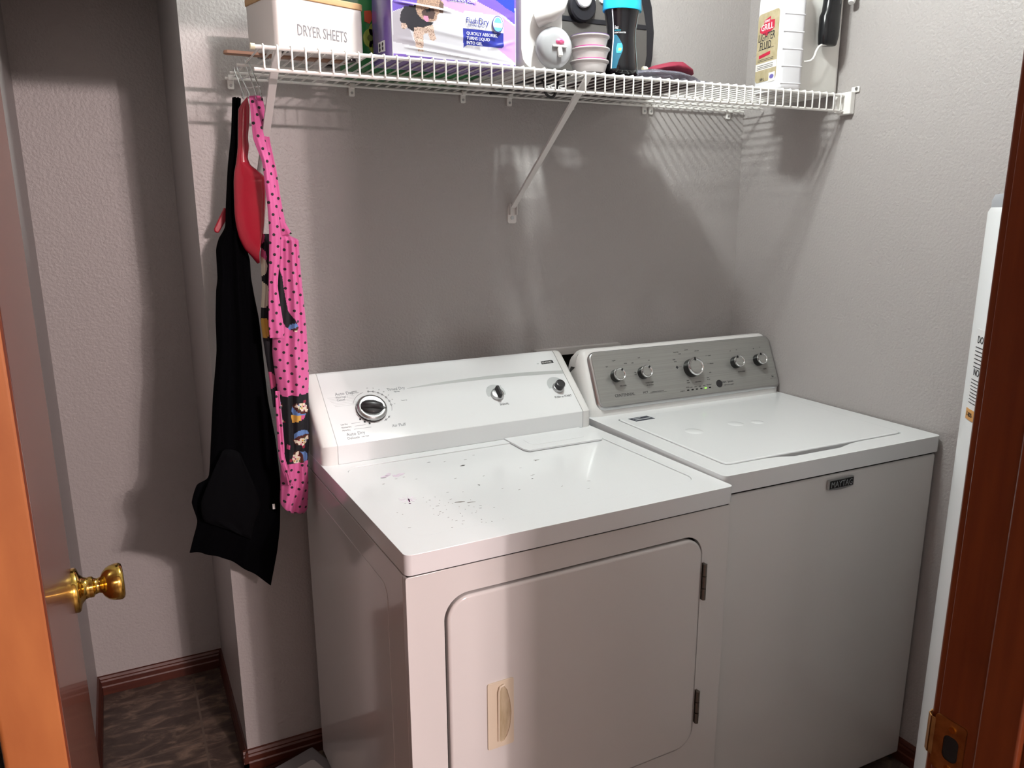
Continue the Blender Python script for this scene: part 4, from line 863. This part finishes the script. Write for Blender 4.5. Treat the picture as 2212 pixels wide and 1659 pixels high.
# ---------- hanging hook rack and what hangs on it ----------
def rack():
    T=thing('hook_rack','chrome wire hook rack hanging from the left end of the shelf','hook rack',(0,0,0))
    m=M()
    tops=[(-1.5035,-.205),(-1.5065,-.185),(-1.512,-.110),(-1.5145,-.088)]
    bots=[(-1.487,-.236,1.703),(-1.4905,-.200,1.703),(-1.497,-.150,1.712),(-1.5015,-.108,1.715)]
    for (tx,ty),(bx,by,bz) in zip(tops,bots):
        m.tube([(tx,ty+.008,ZS+.003),(tx,ty+.004,ZS+.0065),(tx,ty-.002,ZS+.0065),(tx,ty-.005,ZS-.001),(tx+(bx-tx)*.5,(ty-.005+by)/2,(ZS+bz)/2),(bx,by,bz),(bx-.001,by-.004,bz-.008),(bx-.003,by-.010,bz-.010),(bx-.006,by-.016,bz-.006),(bx-.007,by-.018,bz+.002)],.0014,8)
    a=Vector((-1.4885,-.228,1.716)); b=Vector((-1.5035,-.112,1.727)); m.tube([a,b],.0014,8)
    m.tube([(-1.4955,-.215,1.738),(-1.5075,-.108,1.746)],.0012,8)
    m.build('hook_wires',chrome,T,angle=70)
rack()
def cat(rows,t,s):
    n=len(rows)-1; k=min(int(t*n),n-1); u=t*n-k
    def ev(r):
        if len(r)==2: return (r[0][0]+(r[1][0]-r[0][0])*s, r[0][1]+(r[1][1]-r[0][1])*s)
        # quadratic through 3 points at s=0,.5,1
        a,b,c=r; l0=2*(s-.5)*(s-1); l1=-4*s*(s-1); l2=2*s*(s-.5)
        return (a[0]*l0+b[0]*l1+c[0]*l2, a[1]*l0+b[1]*l1+c[1]*l2)
    p=[ev(rows[i]) for i in (max(k-1,0),k,k+1,min(k+2,n))]
    # softened (mostly linear) interpolation
    q=[]
    for d in (0,1):
        p0,p1,p2,p3=[x[d] for x in p]
        c=.5*((2*p1)+(-p0+p2)*u+(2*p0-5*p1+4*p2-p3)*u*u+(-p0+3*p1-3*p2+p3)*u**3)
        q.append(.5*c+.5*(p1+(p2-p1)*u))
    return q
def cloth(rows,y0,th,amp,folds,nx,ny,pick=None,shift=None,ph=0,uvs=True,bul=None):
    m=M(); v=[];f=[];mi=[];uv=[]
    for side in (0,1):
        for j in range(ny+1):
            t=j/ny
            for i in range(nx+1):
                s=i/nx; x,z=cat(rows,t,s); e=max(0,1-(2*s-1)**2)**.5
                tt=min(1,min(t,1-t)*12+.15)
                wav=amp*(math.sin(2*PI*folds*s+ph+2.2*math.sin(3.1*t+ph))*.6+.4*math.sin(2*PI*folds*1.7*s+5*t+ph*2))*e
                yy=y0+(shift(t) if shift else 0)
                if bul: yo=-bul(s,t); y=yy+yo+(th if side else 0)
                else: y=yy+wav+(th*.5*e*tt)*(1 if side else -1)+(.0006 if side else 0)
                v.append((x,y,z)); uv.append((x,z))
    n=(nx+1)*(ny+1)
    for j in range(ny):
        for i in range(nx):
            a=j*(nx+1)+i; f.append((a,a+nx+1,a+nx+2,a+1)); x=(v[a][0]+v[a+nx+2][0])/2; z=(v[a][2]+v[a+nx+2][2])/2
            k=pick(x,z,(i+.5)/nx,(j+.5)/ny) if pick else 0; mi.append(k)
            f.append((a+n,a+n+1,a+n+nx+2,a+n+nx+1)); mi.append(k if pick else 0)
    for i in range(nx): f.append((i,i+1,i+1+n,i+n)); a=ny*(nx+1)+i; f.append((a,a+n,a+n+1,a+1)); mi+=[0,0]
    for j in range(ny): a=j*(nx+1); f.append((a,a+n,a+n+nx+1,a+nx+1)); a+=nx; f.append((a,a+nx+1,a+n+nx+1,a+n)); mi+=[0,0]
    m.v=v;m.f=f;m.mi=mi; m.uvl=uv; return m
def set_uv(o,uv):
    l=o.data.uv_layers.new(name='uv')
    for lp in o.data.loops: l.data[lp.index].uv=uv[lp.vertex_index]
def dots_mat(name,base,dark):
    m=bpy.data.materials.new(name); m.use_nodes=True; nt=m.node_tree; b=nt.nodes['Principled BSDF']; N=nt.nodes.new; L=nt.links.new
    px,pz,qx,qz=.0160,-.0080,-.0088,-.0166; det=px*qz-pz*qx
    uvn=N('ShaderNodeUVMap'); uvn.uv_map='uv'
    def dot(a,bb):
        d=N('ShaderNodeVectorMath'); d.operation='DOT_PRODUCT'; L(uvn.outputs[0],d.inputs[0]); d.inputs[1].default_value=(a,bb,0); return d.outputs['Value']
    def mth(op,a,bv):
        k=N('ShaderNodeMath'); k.operation=op
        for i,x in enumerate((a,bv)):
            if isinstance(x,(int,float)): k.inputs[i].default_value=x
            elif x is not None: L(x,k.inputs[i])
        return k.outputs[0]
    A=mth('SUBTRACT',mth('FRACT',mth('ADD',dot(qz/det,-qx/det),100),None),.5); B=mth('SUBTRACT',mth('FRACT',mth('ADD',dot(-pz/det,px/det),100),None),.5)
    dx=mth('ADD',mth('MULTIPLY',A,px),mth('MULTIPLY',B,qx)); dz=mth('ADD',mth('MULTIPLY',A,pz),mth('MULTIPLY',B,qz))
    r=mth('SQRT',mth('ADD',mth('MULTIPLY',dx,dx),mth('MULTIPLY',dz,dz)),None); c=mth('LESS_THAN',r,.0031)
    mx=N('ShaderNodeMix'); mx.data_type='RGBA'; L(c,mx.inputs[0]); mx.inputs[6].default_value=lin(base); mx.inputs[7].default_value=lin(dark); L(mx.outputs[2],b.inputs['Base Color'])
    b.inputs['Roughness'].default_value=.8; b.inputs['Sheen Weight'].default_value=.15
    return m
def aprons():
    T=thing('black_apron','long plain black apron hanging on the chrome hook rack, furthest left','apron',(0,0,0))
    m=cloth(BLK,-.095,.045,.008,2.5,40,150,shift=lambda t:-.012-.03*max(0,t-.7)); o=m.build('apron_body',black_cloth,T,angle=80)
    m=cloth(BLK2,-.150,.012,.004,1.5,24,40); m.build('turned_up_flap',mat('black_cloth_light','#050507',.93,ior=1.16),T,angle=80)
    M().box((-1.5155,-.146,.7850),(-1.5100,-.1445,.7975)).build('care_tag',plastic_w,T)
    pm=dots_mat('pink_polka_cloth','#c95a93','#1a0f18')
    fc=dict(blk='#0f0e15',blue='#5d7fb4',brown='#4a2018',white='#d9cfbb',yel='#c79a45',pnk='#c0507f',red='#8a2038',grn='#4c6a3a')
    ms=[pm];ix={}
    for k,c in fc.items(): ix[k]=len(ms); ms.append(mat('print_'+k,c,.8))
    # figures of the printed band, in metres
    cup=[]
    def cupcake(cx,cz,r,ang):
        ca,sa=math.cos(ang),math.sin(ang)
        def q(x,z): return (cx+(x*ca-z*sa)*r,cz+(x*sa+z*ca)*r)
        cup.append(('blue',[q(-.85,.05),(q(-.7,.75)),q(-.2,1.05),q(.4,1.0),q(.85,.6),q(.95,.2)])); cup.append(('brown',[q(-.95,.1),q(-.4,.45),q(.4,.45),q(.95,.15),q(.85,-.35),q(0,-.75),q(-.8,-.4)]))
        cup.append(('white',[q(-.85,.12),q(-.4,.02),q(-.1,.18),q(.3,.0),q(.8,.12),q(.78,-.3),q(.5,-.35),q(.45,-.6),q(.1,-.62),q(0,-.8),q(-.25,-.62),q(-.5,-.55),q(-.55,-.3),q(-.8,-.25)])); cup.append(('red',[q(.0+.2*math.cos(2*PI*i/8),-.86+.2*math.sin(2*PI*i/8)) for i in range(8)]))
        for k,(a,b) in zip(('red','yel','grn','pnk','yel','blue','red','grn'),((-.35,-.02),(.15,-.5),(.3,.05),(-.25,-.5),(.02,-.12),(.5,-.32),(-.05,-.35),(.25,-.25))): cup.append((k,[q(a+.10*math.cos(2*PI*i/6),b+.10*math.sin(2*PI*i/6)) for i in range(6)]))
    cupcake(-1.446,1.036,.021,2.6); cupcake(-1.449,.966,.021,.15); cupcake(-1.459,.921,.021,-1.5); cupcake(-1.447,1.214,.017,.4); cupcake(-1.494,1.045,.010,.4); cupcake(-1.492,1.012,.009,1.4)
    cup.append(('yel',[(-1.470,1.026),(-1.447,1.023),(-1.449,1.010),(-1.467,1.006)])); cup.append(('pnk',[(-1.447,1.023),(-1.438,1.020),(-1.440,1.014),(-1.449,1.010)])); cup.append(('pnk',[(-1.483,.958),(-1.477,.956),(-1.478,.946),(-1.484,.947)]))
    SL=SLIT
    def pick(x,z,s,t):
        if .9110<z<1.0690: k='blk'
        elif inpoly(x,z,SL): k='blk'
        else: return 0
        for nm,P in cup:
            if inpoly(x,z,P): k=nm
        return ix[k]
    T=thing('pink_apron','pink apron with black polka dots and cupcake band hanging beside the dryer','apron',(0,0,0))
    m=cloth(PBODY,-.19,.046,.006,2.3,84,330,pick=pick,ph=.8); o=m.build('apron_body',ms,T,angle=80); set_uv(o,m.uvl)
    m=cloth(PSTRAP1,-.226,.007,.0025,1.2,14,120); o=m.build('neck_strap',ms,T,angle=80); set_uv(o,m.uvl)
    m=cloth(PSTRAP2,-.203,.006,.0025,1.2,14,80,ph=1); o=m.build('neck_strap',ms,T,angle=80); set_uv(o,m.uvl)
    m=cloth(PTIE,-.236,.008,.003,1.5,14,70,ph=2); o=m.build('waist_tie',ms,T,angle=80); set_uv(o,m.uvl)
    bk=[]
    for cz,k in ((1.42,'pnk'),(1.375,'pnk'),(1.355,'white'),(1.285,'white'),(1.30,'white'),(1.22,'yel'),(1.10,'pnk')): bk.append((k,[( -1.506+.016*math.cos(2*PI*i/10),cz+.022*math.sin(2*PI*i/10)) for i in range(10)]))
    def pk2(x,z,s,t):
        k='blk'
        for nm,P in bk:
            if inpoly(x,z,P): k=nm
        return ix[k]
    m=cloth(PBACK,-.165,.016,.004,1.3,24,130,pick=pk2); o=m.build('apron_lining',ms,T,angle=80); set_uv(o,m.uvl)
    # dustpan
    T=thing('dustpan','glossy red plastic dustpan hanging by its handle between the two aprons','dustpan',(0,0,0))
    def bul(s,t):
        a=.012*math.sin(PI*min(1,t*2.0))*0; b=max(0,min(1,(t-.42)/.15))
        ridge=(s/.84)**.55 if s<.84 else max(0,math.cos((s-.84)/.16*PI/2))**.8
        return .010*(1-b)*(max(0,1-(2*s-1)**2)**.5)+b*(.034*ridge*(1-.3*t))
    m=cloth(PAN,-.150,.004,0,0,28,110,bul=bul); m.build('pan',red_p,T,angle=40)
    T=thing('hand_brush','dark red brush handle end sticking out left of the black apron','brush',(0,0,0))
    m=M(); m.prism(BRUSH,.066,.078,0,FX); m.build('brush_handle',red_d,T,bevel=.003,seg=3)
aprons()
# ---------- floor items ----------
def flooritems():
    m=M(); m.prism([(-.10,-.16),(.05,-.16),(.05,.02),(-.10,.02)],0,.032); o=m.build('floor_scale',mat('scale_grey','#8d8a8c',.5),loc=(-1.482,-.060,0),rotz=.35,bevel=.006)
    tag(o,'flat pale grey scale lying on the floor between wall and dryer','scale'); 
    M().prism(rrect(-.07,-.13,.02,-.03,.01),.032,.034).build('scale_mat',mat('scale_light','#c9c4c2',.5),o)
    m=M(); m.prism([(0,0),(.12,.03),(.118,.038),(-.002,.012)],0,.008); tag(m.build('wood_offcut',wood_base,loc=(-1.60,-.045,0)),'thin reddish wood strip lying on the floor by the baseboard','wood strip')
flooritems()
